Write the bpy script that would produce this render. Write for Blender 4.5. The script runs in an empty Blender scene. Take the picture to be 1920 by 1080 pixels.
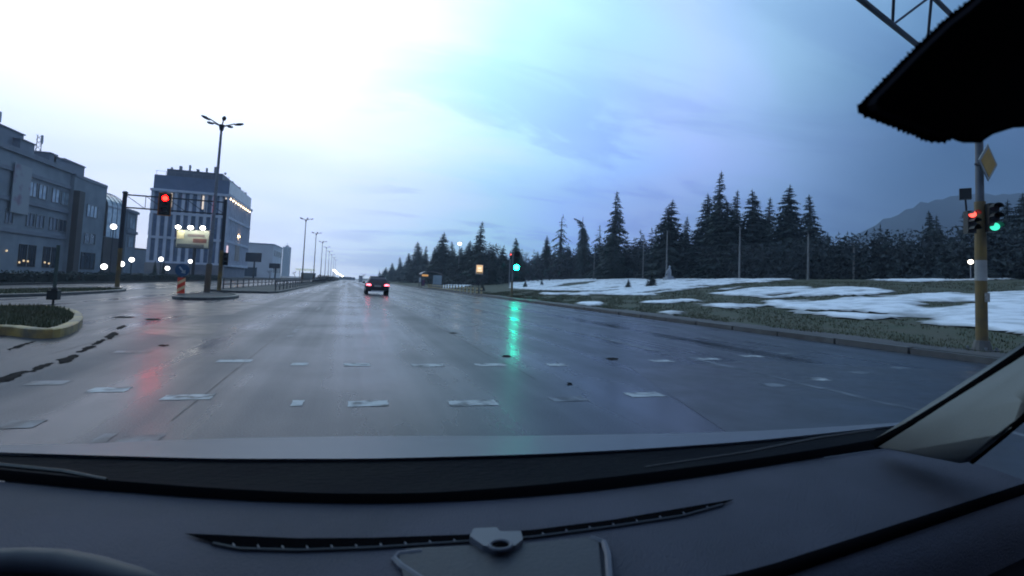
import bpy, math, random
import numpy as np
from math import radians, sin, cos, pi, atan2, acos
from mathutils import Vector, Matrix, Euler

S = bpy.context.scene
COL = S.collection
random.seed(7)
rng = np.random.default_rng(7)

# ------------------------------------------------------------------ camera
F, PY0, CZ = 960.0, 476.0, 1.25
YAW, PITCH, ROLL = radians(17.476), radians(3.5), radians(2.4)
CAMR = (Matrix.Rotation(-YAW, 3, 'Z') @ Matrix.Rotation(pi/2 + PITCH, 3, 'X') @ Matrix.Rotation(ROLL, 3, 'Z'))
CAMP = Vector((0, 0, CZ))
cd = bpy.data.cameras.new('dash_camera')
cam = bpy.data.objects.new('dash_camera', cd); COL.objects.link(cam)
cam.matrix_world = Matrix.Translation(CAMP) @ CAMR.to_4x4()
cd.sensor_width = 36; cd.lens = 18; cd.shift_y = -(540-PY0)/1920
cd.clip_start = 0.02; cd.clip_end = 6000
cd.dof.use_dof = True; cd.dof.focus_distance = 35; cd.dof.aperture_fstop = 8.5
S.camera = cam

# ------------------------------------------------------------------ render / colour
S.view_settings.view_transform = 'Standard'; S.view_settings.look = 'None'
S.view_settings.exposure = 0.0; S.view_settings.gamma = 1.0
S.cycles.use_denoising = True
S.cycles.use_adaptive_sampling = True; S.cycles.adaptive_threshold = 0.025
S.cycles.max_bounces = 4; S.cycles.diffuse_bounces = 2; S.cycles.glossy_bounces = 2
S.cycles.transparent_max_bounces = 8; S.cycles.volume_bounces = 0
S.cycles.sample_clamp_indirect = 6.0
S.cycles.pixel_filter_type = 'BLACKMAN_HARRIS'; S.cycles.filter_width = 1.9

def ray(px, py):
    return CAMR @ Vector(((px-960)/F, (PY0-py)/F, -1.0))
def at(px, py, d):                       # point at depth d on the line of sight
    return CAMP + ray(px, py)*d
def onz(px, py, z=0.0):                  # point on a level plane
    r = ray(px, py); return CAMP + r*((z-CZ)/r.z)
def col_at(px, X=None, D=None, py=530):  # plan position on a column, at a given X or depth
    r = ray(px, py)
    k = D if D is not None else X/r.x
    p = CAMP + r*k
    return p.x, p.y, k
def z_at(px, py, D):
    return (CAMP + ray(px, py)*D).z
M_INV = np.array(CAMR.transposed())
def project(P):
    c = (P - np.array(CAMP)) @ M_INV.T
    return 960 + F*c[:, 0]/-c[:, 2], PY0 - F*c[:, 1]/-c[:, 2], -c[:, 2]

# ------------------------------------------------------------------ sky and sun
GLOW = ray(230, 150).normalized()
W = bpy.data.worlds.new('World'); S.world = W; W.use_nodes = True
nt = W.node_tree; nt.nodes.clear()
def N(t, **k):
    n = nt.nodes.new(t)
    for a, b in k.items(): setattr(n, a, b)
    return n
def MA(op, a, b=None, c=None, clamp=False):
    n = N('ShaderNodeMath', operation=op); n.use_clamp = clamp
    for i, v in enumerate((a, b, c)):
        if v is None: continue
        if isinstance(v, (int, float)): n.inputs[i].default_value = v
        else: nt.links.new(v, n.inputs[i])
    return n.outputs[0]
def SMOOTH(x, a, b):
    n = N('ShaderNodeMapRange'); n.interpolation_type = 'SMOOTHSTEP'
    nt.links.new(x, n.inputs[0]); n.inputs[1].default_value = a; n.inputs[2].default_value = b
    return n.outputs[0]
tc = N('ShaderNodeTexCoord')
nrm = N('ShaderNodeVectorMath', operation='NORMALIZE'); nt.links.new(tc.outputs['Generated'], nrm.inputs[0])
dot = N('ShaderNodeVectorMath', operation='DOT_PRODUCT'); nt.links.new(nrm.outputs[0], dot.inputs[0]); dot.inputs[1].default_value = GLOW
sep = N('ShaderNodeSeparateXYZ'); nt.links.new(nrm.outputs[0], sep.inputs[0])
zpos = MA('ABSOLUTE', sep.outputs[2])
# cloud texture on a flat cloud deck
den = MA('ADD', zpos, 0.13)
cx = MA('DIVIDE', sep.outputs[0], den); cy = MA('DIVIDE', sep.outputs[1], den)
comb = N('ShaderNodeCombineXYZ'); nt.links.new(cx, comb.inputs[0]); nt.links.new(cy, comb.inputs[1])
noi = N('ShaderNodeTexNoise'); noi.inputs['Scale'].default_value = 0.75; noi.inputs['Detail'].default_value = 5; noi.inputs['Roughness'].default_value = 0.55
noi.inputs['Distortion'].default_value = 0.6
mp = N('ShaderNodeMapping'); mp.inputs['Scale'].default_value = (0.8, 1.5, 1); mp.inputs['Rotation'].default_value = (0, 0, 0.35); mp.inputs['Location'].default_value = (3.1, 1.2, 0)
nt.links.new(comb.outputs[0], mp.inputs[0]); nt.links.new(mp.outputs[0], noi.inputs['Vector'])
cloud = noi.outputs[0]
ang = MA('DIVIDE', MA('ARCCOSINE', dot.outputs['Value']), pi)
ang = MA('ADD', ang, MA('MULTIPLY', MA('SUBTRACT', cloud, 0.5), 0.12))
ramp = N('ShaderNodeValToRGB'); nt.links.new(ang, ramp.inputs[0])
stops = [(0, (.84, .93, 1.0)), (20, (.80, .92, .98)), (28, (.64, .81, .86)), (36, (.40, .67, .75)), (45, (.29, .48, .77)), (53, (.29, .41, .66)),
         (62, (.19, .32, .48)), (75, (.075, .16, .29)), (100, (.19, .25, .36)), (180, (.20, .26, .37))]
cr = ramp.color_ramp
cr.elements[0].position = 0; cr.elements[0].color = (*stops[0][1], 1)
cr.elements[1].position = 1; cr.elements[1].color = (*stops[-1][1], 1)
for a, c in stops[1:-1]:
    e = cr.elements.new(a/180); e.color = (*c, 1)
elev = MA('DIVIDE', MA('ARCSINE', zpos), pi/2)          # 0..1 over 90 degrees
elev = MA('ADD', elev, MA('MULTIPLY', MA('SUBTRACT', cloud, 0.5), 0.16))
hor = N('ShaderNodeValToRGB'); nt.links.new(elev, hor.inputs[0])
hs = [(0, (.58, .60, .74)), (3, (.60, .62, .77)), (8, (.74, .73, .92)), (14, (.91, .86, 1.0)), (22, (1, 1, 1)), (90, (1, 1, 1))]
hr = hor.color_ramp
hr.elements[0].position = 0; hr.elements[0].color = (*hs[0][1], 1)
hr.elements[1].position = 1; hr.elements[1].color = (*hs[-1][1], 1)
for a, c in hs[1:-1]:
    e = hr.elements.new(a/90); e.color = (*c, 1)
mul = N('ShaderNodeMix', data_type='RGBA', blend_type='MULTIPLY'); mul.inputs[0].default_value = 1
nt.links.new(ramp.outputs[0], mul.inputs[6]); nt.links.new(hor.outputs[0], mul.inputs[7])
# heavy rain cloud hanging over the mountain side (+X), all the way round behind
az = N('ShaderNodeMath', operation='ARCTAN2'); nt.links.new(sep.outputs[0], az.inputs[0]); nt.links.new(sep.outputs[1], az.inputs[1])
azm = SMOOTH(MA('ABSOLUTE', MA('ADD', az.outputs[0], radians(20))), radians(61), radians(81))
elm = N('ShaderNodeMapRange'); elm.interpolation_type = 'SMOOTHSTEP'; nt.links.new(elev, elm.inputs[0])
elm.inputs[1].default_value = 31/90; elm.inputs[2].default_value = 8/90
bank = MA('MULTIPLY', azm, elm.outputs[0])
dark = N('ShaderNodeMix', data_type='RGBA', blend_type='MIX'); nt.links.new(MA('MULTIPLY', bank, 0.96), dark.inputs[0])
nt.links.new(mul.outputs[2], dark.inputs[6]); dark.inputs[7].default_value = (.009, .033, .085, 1)
noi2 = N('ShaderNodeTexNoise'); noi2.inputs['Scale'].default_value = 1.15; noi2.inputs['Detail'].default_value = 7; noi2.inputs['Roughness'].default_value = 0.6; noi2.inputs['Distortion'].default_value = 0.9
mp2 = N('ShaderNodeMapping'); mp2.inputs['Scale'].default_value = (0.55, 1.25, 1); mp2.inputs['Rotation'].default_value = (0, 0, -0.5); mp2.inputs['Location'].default_value = (1.7, 4.4, 0)
nt.links.new(comb.outputs[0], mp2.inputs[0]); nt.links.new(mp2.outputs[0], noi2.inputs['Vector'])
sheet = SMOOTH(noi2.outputs[0], 0.47, 0.60)
low = N('ShaderNodeMapRange'); low.interpolation_type = 'SMOOTHSTEP'; nt.links.new(elev, low.inputs[0]); low.inputs[1].default_value = 40/90; low.inputs[2].default_value = 12/90
tint = N('ShaderNodeMix', data_type='RGBA', blend_type='MULTIPLY'); nt.links.new(MA('MULTIPLY', MA('MULTIPLY', sheet, low.outputs[0]), SMOOTH(ang, 17/180, 30/180)), tint.inputs[0])
nt.links.new(dark.outputs[2], tint.inputs[6]); tint.inputs[7].default_value = (.75, .77, .88, 1)
bgc = N('ShaderNodeBackground'); nt.links.new(tint.outputs[2], bgc.inputs[0]); bgc.inputs[1].default_value = 2.35
sky = N('ShaderNodeTexSky'); sky.sky_type = 'NISHITA'; sky.sun_disc = False
SUN_EL = radians(6); SUN_AZ = atan2(GLOW.x, GLOW.y)
sky.sun_elevation = SUN_EL; sky.sun_rotation = SUN_AZ
bgs = N('ShaderNodeBackground'); nt.links.new(sky.outputs[0], bgs.inputs[0]); bgs.inputs[1].default_value = 0.05
mx = N('ShaderNodeMixShader'); mx.inputs[0].default_value = 0.9
nt.links.new(bgs.outputs[0], mx.inputs[1]); nt.links.new(bgc.outputs[0], mx.inputs[2])
wo = N('ShaderNodeOutputWorld'); nt.links.new(mx.outputs[0], wo.inputs[0])

sl = bpy.data.lights.new('sun', 'SUN'); sl.energy = 0.06; sl.angle = radians(25); sl.color = (1, .96, .91)
so = bpy.data.objects.new('sun', sl); COL.objects.link(so)
sd = Vector((sin(SUN_AZ)*cos(radians(12)), cos(SUN_AZ)*cos(radians(12)), sin(radians(12))))
so.rotation_euler = sd.to_track_quat('Z', 'Y').to_euler()

# ------------------------------------------------------------------ materials
MATS = {}
def mat(name, c, rough=.7, metal=0, c2=None, scale=3, bump=0, bscale=40, emit=None, es=0, spec=.5, stretch=(1, 1, 1), r2=None, detail=4, lo=.35, hi=.65):
    if name in MATS: return MATS[name]
    m = bpy.data.materials.new(name); m.use_nodes = True; t = m.node_tree
    b = t.nodes['Principled BSDF']
    b.inputs['Base Color'].default_value = (*c, 1); b.inputs['Roughness'].default_value = rough; b.inputs['Metallic'].default_value = metal
    b.inputs['Specular IOR Level'].default_value = spec
    mpn = t.nodes.new('ShaderNodeMapping'); mpn.inputs['Scale'].default_value = stretch
    gpn = t.nodes.new('ShaderNodeNewGeometry'); t.links.new(gpn.outputs['Position'], mpn.inputs[0])
    if c2 is None: c2 = tuple(x*.78 for x in c)
    n = t.nodes.new('ShaderNodeTexNoise'); n.inputs['Scale'].default_value = scale; n.inputs['Detail'].default_value = detail
    t.links.new(mpn.outputs[0], n.inputs['Vector'])
    mr = t.nodes.new('ShaderNodeMapRange'); t.links.new(n.outputs[0], mr.inputs[0]); mr.inputs[1].default_value = lo; mr.inputs[2].default_value = hi
    mixn = t.nodes.new('ShaderNodeMix'); mixn.data_type = 'RGBA'; t.links.new(mr.outputs[0], mixn.inputs[0])
    mixn.inputs[6].default_value = (*c, 1); mixn.inputs[7].default_value = (*c2, 1)
    t.links.new(mixn.outputs[2], b.inputs['Base Color'])
    if r2 is not None:
        rr = t.nodes.new('ShaderNodeMapRange'); t.links.new(mr.outputs[0], rr.inputs[0]); rr.inputs[3].default_value = rough; rr.inputs[4].default_value = r2
        t.links.new(rr.outputs[0], b.inputs['Roughness'])
    if bump:
        bn = t.nodes.new('ShaderNodeTexNoise'); bn.inputs['Scale'].default_value = bscale; bn.inputs['Detail'].default_value = 3
        t.links.new(gpn.outputs['Position'], bn.inputs['Vector'])
        bp = t.nodes.new('ShaderNodeBump'); bp.inputs['Strength'].default_value = bump; bp.inputs['Distance'].default_value = .02
        t.links.new(bn.outputs[0], bp.inputs['Height']); t.links.new(bp.outputs[0], b.inputs['Normal'])
    if emit:
        b.inputs['Emission Color'].default_value = (*emit, 1); b.inputs['Emission Strength'].default_value = es
    MATS[name] = m
    return m

asph = mat('wet_asphalt', (.019, .024, .036), .17, c2=(.040, .047, .062), scale=.75, stretch=(1, .018, 1), r2=.44, detail=7, bump=.04, bscale=55, spec=.09)
def aggregate(m, base):     # grit in the colour and shallow wet films in the gloss
    t = m.node_tree; b = t.nodes['Principled BSDF']; gp_ = next(n for n in t.nodes if n.type == 'NEW_GEOMETRY')
    src = b.inputs['Base Color'].links[0].from_socket; rs = b.inputs['Roughness'].links[0].from_socket
    n1 = t.nodes.new('ShaderNodeTexNoise'); n1.inputs['Scale'].default_value = 75; n1.inputs['Detail'].default_value = 2; t.links.new(gp_.outputs['Position'], n1.inputs['Vector'])
    m1 = t.nodes.new('ShaderNodeMapRange'); t.links.new(n1.outputs[0], m1.inputs[0]); m1.inputs[1].default_value = .35; m1.inputs[2].default_value = .65; m1.inputs[3].default_value = .45; m1.inputs[4].default_value = 1.7
    mx1 = t.nodes.new('ShaderNodeVectorMath'); mx1.operation = 'SCALE'; t.links.new(src, mx1.inputs[0]); t.links.new(m1.outputs[0], mx1.inputs['Scale']); t.links.new(mx1.outputs[0], b.inputs['Base Color'])
    n2 = t.nodes.new('ShaderNodeTexNoise'); n2.inputs['Scale'].default_value = .33; n2.inputs['Detail'].default_value = 5; t.links.new(gp_.outputs['Position'], n2.inputs['Vector'])
    m2 = t.nodes.new('ShaderNodeMapRange'); t.links.new(n2.outputs[0], m2.inputs[0]); m2.inputs[1].default_value = .42; m2.inputs[2].default_value = .62; m2.inputs[3].default_value = -.035; m2.inputs[4].default_value = .05
    ad = t.nodes.new('ShaderNodeMath'); ad.operation = 'ADD'; ad.use_clamp = True; t.links.new(rs, ad.inputs[0]); t.links.new(m2.outputs[0], ad.inputs[1]); t.links.new(ad.outputs[0], b.inputs['Roughness'])
aggregate(asph, None)
asph_dark = mat('repaired_asphalt', (.018, .021, .030), .28, c2=(.028, .031, .04), scale=1.5, r2=.42, bump=.06, bscale=60, spec=.17)
paint = mat('worn_road_paint', (.36, .38, .39), .5, c2=(.04, .046, .056), scale=6, lo=.44, hi=.66, detail=9, spec=.2)
paint_old = mat('faded_road_paint', (.14, .155, .175), .42, c2=(.030, .035, .046), scale=4, lo=.40, hi=.60, stretch=(1, .5, 1), detail=8, spec=.12)
hole = mat('muddy_pothole', (.006, .006, .008), .8, c2=(.014, .013, .013), scale=8, bump=.4, spec=.03)
grassm = mat('dull_winter_grass', (.036, .048, .022), .9, c2=(.058, .055, .032), scale=.9, bump=.6, bscale=9, detail=8)
grassb = mat('grass_blade', (.046, .062, .026), .8, c2=(.075, .070, .036), scale=1.0)
groundm = mat('bare_ground', (.040, .040, .040), .85, c2=(.055, .052, .048), scale=.1, bump=.3, bscale=5)
snowm = mat('old_snow', (.78, .80, .84), .65, c2=(.40, .42, .44), scale=.9, lo=.46, hi=.70, bump=.5, bscale=4, detail=7)
kerbm = mat('wet_concrete_kerb', (.10, .098, .095), .55, c2=(.065, .06, .058), scale=2.5, bump=.2)
kerby = mat('yellow_painted_kerb', (.36, .24, .07), .55, c2=(.14, .11, .07), scale=3, detail=6)
galv = mat('galvanised_steel', (.24, .25, .27), .5, .6, scale=4)
steel_dark = mat('dark_painted_steel', (.035, .038, .05), .5, .3, scale=4)
yellowp = mat('signal_yellow_paint', (.20, .125, .030), .6, c2=(.10, .07, .035), detail=8, scale=2)
brownp = mat('rusty_brown_pole', (.13, .085, .05), .6, c2=(.09, .07, .055), scale=2)
blackp = mat('black_plastic', (.012, .012, .014), .55, scale=9)
bark = mat('conifer_bark', (.05, .038, .03), .9, scale=6)
needle = mat('spruce_needles', (.044, .060, .060), .8, c2=(.064, .080, .074), scale=.8, spec=.2)
needle2 = mat('dark_spruce_needles', (.038, .054, .056), .8, c2=(.058, .074, .070), scale=.8, spec=.2)
needle_blue = mat('blue_spruce_needles', (.030, .044, .046), .8, c2=(.05, .062, .062), scale=.8, spec=.2)
twig = mat('bare_twigs', (.075, .062, .058), .9, scale=2)
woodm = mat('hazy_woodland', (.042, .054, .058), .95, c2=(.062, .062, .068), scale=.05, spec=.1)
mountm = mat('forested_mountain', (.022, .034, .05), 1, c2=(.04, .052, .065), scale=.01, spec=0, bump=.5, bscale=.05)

def emis(name, c, s): return mat(name, tuple(min(1, x) for x in c), .4, emit=c, es=s)
e_white = emis('lit_white_globe', (1, .96, .92), 7)
e_board = emis('lit_billboard_lamp', (1, .95, .86), 34)
e_warm = emis('lit_warm_lamp', (1, .72, .45), 9)
e_far = emis('lit_far_lantern', (1, .90, .74), 10)
e_red = emis('lit_red_lens', (1, .0016, .001), 130)
e_red2 = emis('lit_small_red_lens', (1, .08, .06), 3.5)
e_green = emis('lit_green_lens', (.004, 1, .62), 95)
e_green2 = emis('lit_small_green_lens', (.06, .8, .55), 1.3)
e_tail = emis('lit_tail_lamp', (1, .10, .14), 9)
lens_off = mat('dark_signal_lens', (.03, .012, .010), .2)

# ------------------------------------------------------------------ mesh helpers
class MB:
    def __init__(s): s.v = []; s.f = []
    def add(s, vs, fs):
        o = len(s.v); s.v += [tuple(v) for v in vs]; s.f += [tuple(i+o for i in f) for f in fs]; return s
    def box(s, c, d, rz=0, rot=None):
        M = rot if rot is not None else Matrix.Rotation(rz, 3, 'Z')
        vs = [Vector(c) + M @ Vector((d[0]*i/2, d[1]*j/2, d[2]*k/2)) for i in (-1, 1) for j in (-1, 1) for k in (-1, 1)]
        return s.add(vs, [(0, 1, 3, 2), (4, 6, 7, 5), (0, 4, 5, 1), (2, 3, 7, 6), (0, 2, 6, 4), (1, 5, 7, 3)])
    def tube(s, a, b, r0, r1=None, n=8, cap=True):
        r1 = r0 if r1 is None else r1; a = Vector(a); b = Vector(b); d = (b-a).normalized()
        u = d.orthogonal().normalized(); w = d.cross(u)
        vs = []
        for p, r in ((a, r0), (b, r1)):
            for i in range(n):
                t = 2*pi*i/n; vs.append(p + u*(r*cos(t)) + w*(r*sin(t)))
        fs = [(i, (i+1) % n, n+(i+1) % n, n+i) for i in range(n)]
        if cap: fs += [tuple(range(n))[::-1], tuple(range(n, 2*n))]
        return s.add(vs, fs)
    def path(s, pts, rs, n=8):
        if not hasattr(rs, '__len__'): rs = [rs]*len(pts)
        pts = [Vector(p) for p in pts]; vs = []
        u = None
        for i, p in enumerate(pts):
            d = (pts[min(i+1, len(pts)-1)]-pts[max(i-1, 0)]).normalized()
            u = (d.orthogonal() if u is None else (u - d*u.dot(d))).normalized(); w = d.cross(u)
            for k in range(n):
                t = 2*pi*k/n; vs.append(p + u*(rs[i]*cos(t)) + w*(rs[i]*sin(t)))
        fs = [(i*n+k, i*n+(k+1) % n, (i+1)*n+(k+1) % n, (i+1)*n+k) for i in range(len(pts)-1) for k in range(n)]
        fs += [tuple(range(n))[::-1], tuple(range((len(pts)-1)*n, len(pts)*n))]
        return s.add(vs, fs)
    def ell(s, c, r, nu=12, nv=8, M=None):
        vs = []; fs = []
        for j in range(nv+1):
            ph = pi*j/nv
            for i in range(nu):
                t = 2*pi*i/nu; q = Vector((r[0]*sin(ph)*cos(t), r[1]*sin(ph)*sin(t), r[2]*cos(ph)))
                vs.append(Vector(c) + (M @ q if M is not None else q))
        for j in range(nv):
            for i in range(nu):
                fs.append((j*nu+i, (j+1)*nu+i, (j+1)*nu+(i+1) % nu, j*nu+(i+1) % nu))
        return s.add(vs, fs)
    def prism(s, pts, z0, z1):            # plan polygon, extruded up
        n = len(pts)
        vs = [(p[0], p[1], z0) for p in pts] + [(p[0], p[1], z1) for p in pts]
        a = sum(pts[i][0]*pts[(i+1) % n][1]-pts[(i+1) % n][0]*pts[i][1] for i in range(n))
        o = list(range(n)) if a > 0 else list(range(n))[::-1]
        fs = [tuple(x+n for x in o), tuple(o[::-1])] + [(o[i], o[(i+1) % n], o[(i+1) % n]+n, o[i]+n) for i in range(n)]
        return s.add(vs, fs)
    def extr(s, pts, off):                # 3-D polygon swept along a vector
        n = len(pts); off = Vector(off)
        vs = [Vector(p) for p in pts] + [Vector(p)+off for p in pts]
        return s.add(vs, [tuple(range(n))[::-1], tuple(range(n, 2*n))] + [(i, (i+1) % n, (i+1) % n+n, i+n) for i in range(n)])
    def loft(s, secs, closed=True, cap=True):
        n = len(secs[0]); vs = [v for c in secs for v in c]; m = n if closed else n-1
        fs = [(i*n+k, i*n+(k+1) % n, (i+1)*n+(k+1) % n, (i+1)*n+k) for i in range(len(secs)-1) for k in range(m)]
        if cap and closed: fs += [tuple(range(n))[::-1], tuple(range((len(secs)-1)*n, len(secs)*n))]
        return s.add(vs, fs)
    def mesh(s, name, m, smooth=False):
        me = bpy.data.meshes.new(name); me.from_pydata(s.v, [], s.f); me.update()
        me.materials.append(m)
        if smooth:
            me.polygons.foreach_set('use_smooth', [True]*len(me.polygons))
        return me
    def build(s, name, m, parent=None, smooth=False, loc=(0, 0, 0), rz=0):
        return link(name, s.mesh(name, m, smooth), parent, loc, rz)
def link(name, me, parent=None, loc=(0, 0, 0), rz=0):
    o = bpy.data.objects.new(name, me); COL.objects.link(o); o.location = loc; o.rotation_euler = (0, 0, rz)
    if parent is not None: o.parent = parent
    return o
def tag(o, label=None, cat=None, group=None, kind=None):
    if label: o['label'] = label
    if cat: o['category'] = cat
    if group: o['group'] = group
    if kind: o['kind'] = kind
    return o
def thing(name, label, cat, loc=(0, 0, 0), rz=0, group=None):
    o = bpy.data.objects.new(name, None); COL.objects.link(o); o.location = loc; o.rotation_euler = (0, 0, rz); o.empty_display_size = .2
    return tag(o, label, cat, group)
def np_mesh(name, V, Fq, m, smooth=False):
    me = bpy.data.meshes.new(name); k = Fq.shape[1]
    me.vertices.add(len(V)); me.vertices.foreach_set('co', V.astype(np.float32).ravel())
    me.loops.add(Fq.size); me.loops.foreach_set('vertex_index', Fq.astype(np.int32).ravel())
    me.polygons.add(len(Fq)); me.polygons.foreach_set('loop_start', np.arange(0, Fq.size, k, dtype=np.int32))
    me.polygons.foreach_set('loop_total', np.full(len(Fq), k, dtype=np.int32))
    if smooth: me.polygons.foreach_set('use_smooth', [True]*len(Fq))
    me.update(calc_edges=True); me.validate(); me.materials.append(m)
    return me
def wob(x, y, s=1.0, seed=0):             # cheap smooth noise, about -1..1
    return (np.sin(x*1.7*s+seed)*np.cos(y*1.3*s-seed*2.1) + .6*np.sin(x*3.9*s-y*2.3*s+seed*1.7) + .35*np.sin(x*7.7*s+y*8.9*s+seed*3.3) + .22*np.cos(x*15.1*s-y*13.7*s+seed))/1.9

# ------------------------------------------------------------------ terrain
KX = 13.0
def terr(x, y):
    x = np.asarray(x, float); y = np.asarray(y, float)
    t = np.clip((x-15.0)/40.0, 0, 1.0)
    z = .14 + 3.4*(t*.75 + .25*t*t*(3-2*t)) + np.clip((x-14.5)/6, 0, 1)*.07*wob(x*.35, y*.3, 1, 2)
    z = z + np.clip((x-70)/250, 0, 4)*6
    return z
def tz(x, y): return float(terr(x, y))
ground = MB().add([(-2500, -400, -.06), (2500, -400, -.06), (2500, 3500, -.06), (-2500, 3500, -.06)], [(0, 1, 2, 3)]).build('ground', groundm); tag(ground, kind='structure')
road = MB().add([(-60, -40, 0), (KX, -40, 0), (KX, 900, 0), (-60, 900, 0)], [(0, 1, 2, 3)]).build('road', asph); tag(road, kind='structure')
xs = np.concatenate([[KX+.16, KX+.3], np.arange(13.6, 60, .6), np.geomspace(60, 900, 30)])
ys = np.concatenate([np.arange(-40, 130, .8), np.geomspace(130, 1600, 50)])
XX, YY = np.meshgrid(xs, ys); ZZ = terr(XX, YY)
V = np.stack([XX, YY, ZZ], -1).reshape(-1, 3); nx = len(xs)
ii, jj = np.meshgrid(np.arange(nx-1), np.arange(len(ys)-1)); b0 = (jj*nx+ii).ravel()
verge = link('verge', np_mesh('verge', V, np.stack([b0, b0+1, b0+nx+1, b0+nx], -1), grassm, True)); tag(verge, kind='structure')
dirt = mat('muddy_kerbside', (.060, .050, .046), .7, c2=(.035, .033, .030), scale=1.3, bump=.5, bscale=12)
m = MB()
for k, y0 in enumerate(np.arange(-10, 120, 1.5)):
    w0 = 1.5+.5*float(wob(1, y0, .5, 5)); w1 = 1.5+.5*float(wob(1, y0+1.5, .5, 5))
    a, b = KX+.17, KX+.17
    m.add([(a, y0, tz(a, y0)+.012), (a+w0, y0, tz(a+w0, y0)+.014), (a+w1, y0+1.5, tz(a+w1, y0+1.5)+.014), (a, y0+1.5, tz(a, y0+1.5)+.012)], [(0, 1, 2, 3)])
footway = m.build('muddy_footway', dirt); tag(footway, kind='structure')
# right kerb, laid in stones
kb = MB().box((0, 0, 0), (.16, 1.94, .17)); kme = kb.mesh('kerb_stone', kerbm)
kerb = thing('kerb', None, None, (KX+.08, 0, 0)); tag(kerb, kind='structure')
for i in range(44):
    o = link('kerb_stone', kme, kerb, (random.uniform(-.012, .012), 2+i*2.0, .065+random.uniform(-.012, .006)), random.uniform(-.006, .006))
MB().box((0, 0, 0), (.16, 400, .16)).build('far_kerb_run', kerbm, kerb, loc=(0, 289, .06))

# snow lying on the bank
polys = [
 [(955,528),(1000,524),(1100,522),(1250,521),(1400,520),(1520,520),(1600,521),(1500,524),(1440,529),(1370,543),(1290,549),(1215,555),(1140,554),(1040,546),(985,543),(955,541)],
 [(1320,551),(1420,540),(1540,538),(1640,541),(1685,548),(1640,553),(1540,556),(1450,560),(1400,557)],
 [(1430,566),(1560,561),(1700,553),(1830,549),(1940,549),(1960,640),(1900,626),(1790,612),(1680,606),(1580,598),(1500,588),(1450,577)],
 [(1300,570),(1380,572),(1440,574),(1380,580),(1330,577)],
 [(1075,568),(1130,567),(1125,574),(1090,574)], [(1235,586),(1290,583),(1285,590),(1250,592)], [(1325,590),(1360,590),(1345,594)],
 [(1000,549),(1110,551),(1105,555),(1020,553)], [(820,536),(880,530),(895,532),(870,539),(830,542)], [(870,531),(905,527),(905,532)],
 [(700,546),(790,538),(800,543),(740,549)], [(1620,525),(1760,524),(1920,517),(1920,524),(1800,527),(1700,530)], [(1200,567),(1300,562),(1310,566),(1230,571)],
 [(1600,610),(1680,612),(1660,617),(1610,615)], [(1750,615),(1800,618),(1780,624),(1745,620)],
]
holes = [[(1215,552),(1290,543),(1400,530),(1440,531),(1350,543),(1270,553)], [(1440,580),(1520,582),(1655,588),(1660,592),(1540,588)], [(1720,562),(1780,570),(1770,574),(1725,570)],
         [(1000,545),(1100,546),(1150,549),(1040,548)], [(1060,532),(1120,527),(1100,533),(1030,540)]]
def inpoly(x, y, P):
    c = np.zeros(x.shape, bool); n = len(P)
    for i in range(n):
        x1, y1 = P[i]; x2, y2 = P[(i+1) % n]
        if y1 == y2: continue
        c ^= ((y1 > y) != (y2 > y)) & (x < (x2-x1)*(y-y1)/(y2-y1)+x1)
    return c
gx = np.arange(13.6, 62, .22); gy = np.arange(1, 190, .3)
GX, GY = np.meshgrid(gx, gy); GZ = terr(GX, GY)
qx = GX + .30*wob(GX, GY, 1.1, 1); qy = GY + .5*wob(GX, GY, 1.3, 4); qz = terr(qx, qy)
px_, py_, dd = project(np.stack([qx, qy, qz], -1).reshape(-1, 3))
inside = np.zeros(px_.shape, bool)
for P in polys: inside |= inpoly(px_, py_, P)
for P in holes: inside &= ~inpoly(px_, py_, P)
inside = inside.reshape(GX.shape)
side = (px_.reshape(GX.shape) > 1925) & (wob(GX*.25, GY*.3, 1, 8) > .05) & (GX > 17)
spk = (wob(GX, GY, .9, 11) > .93) & (GX > 16) & (GX < 50)
thaw = (wob(GX*.20, GY*.75, 1, 17) > .40) & (GX > 15)
msk = (inside & ~thaw) | side | spk
soft = msk.astype(float)
for _ in range(3):
    soft = (soft + np.roll(soft, 1, 0) + np.roll(soft, -1, 0) + np.roll(soft, 1, 1) + np.roll(soft, -1, 1))/5
soft2 = soft.copy()
for _ in range(4):
    soft2 = (soft2 + np.roll(soft2, 1, 0) + np.roll(soft2, -1, 0) + np.roll(soft2, 1, 1) + np.roll(soft2, -1, 1))/5
soft2 = np.clip(soft2 + .14*wob(GX, GY, 1.9, 21), 0, 1)
SZ = GZ - .02 + .16*np.clip(soft, 0, 1) + .012*wob(GX, GY, 2.3, 6)
keep = (soft[:-1, :-1] > .25) & (soft[1:, :-1] > .25) & (soft[:-1, 1:] > .25) & (soft[1:, 1:] > .25)
nx = len(gx); jj, ii = np.nonzero(keep); b0 = jj*nx+ii
V = np.stack([GX, GY, SZ], -1).reshape(-1, 3); Q = np.stack([b0, b0+1, b0+nx+1, b0+nx], -1)
u, inv = np.unique(Q, return_inverse=True)
snow = link('snow', np_mesh('snow', V[u], inv.reshape(Q.shape), snowm, True))
at_ = snow.data.attributes.new('cover', 'FLOAT', 'POINT'); at_.data.foreach_set('value', soft2.reshape(-1)[u].astype(np.float32))
t_ = snowm.node_tree; b_ = t_.nodes['Principled BSDF']; src_ = b_.inputs['Base Color'].links[0].from_socket     # gritty, half-melted rims
an = t_.nodes.new('ShaderNodeAttribute'); an.attribute_name = 'cover'
mr_ = t_.nodes.new('ShaderNodeMapRange'); t_.links.new(an.outputs['Fac'], mr_.inputs[0]); mr_.inputs[1].default_value = .30; mr_.inputs[2].default_value = .80
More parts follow.
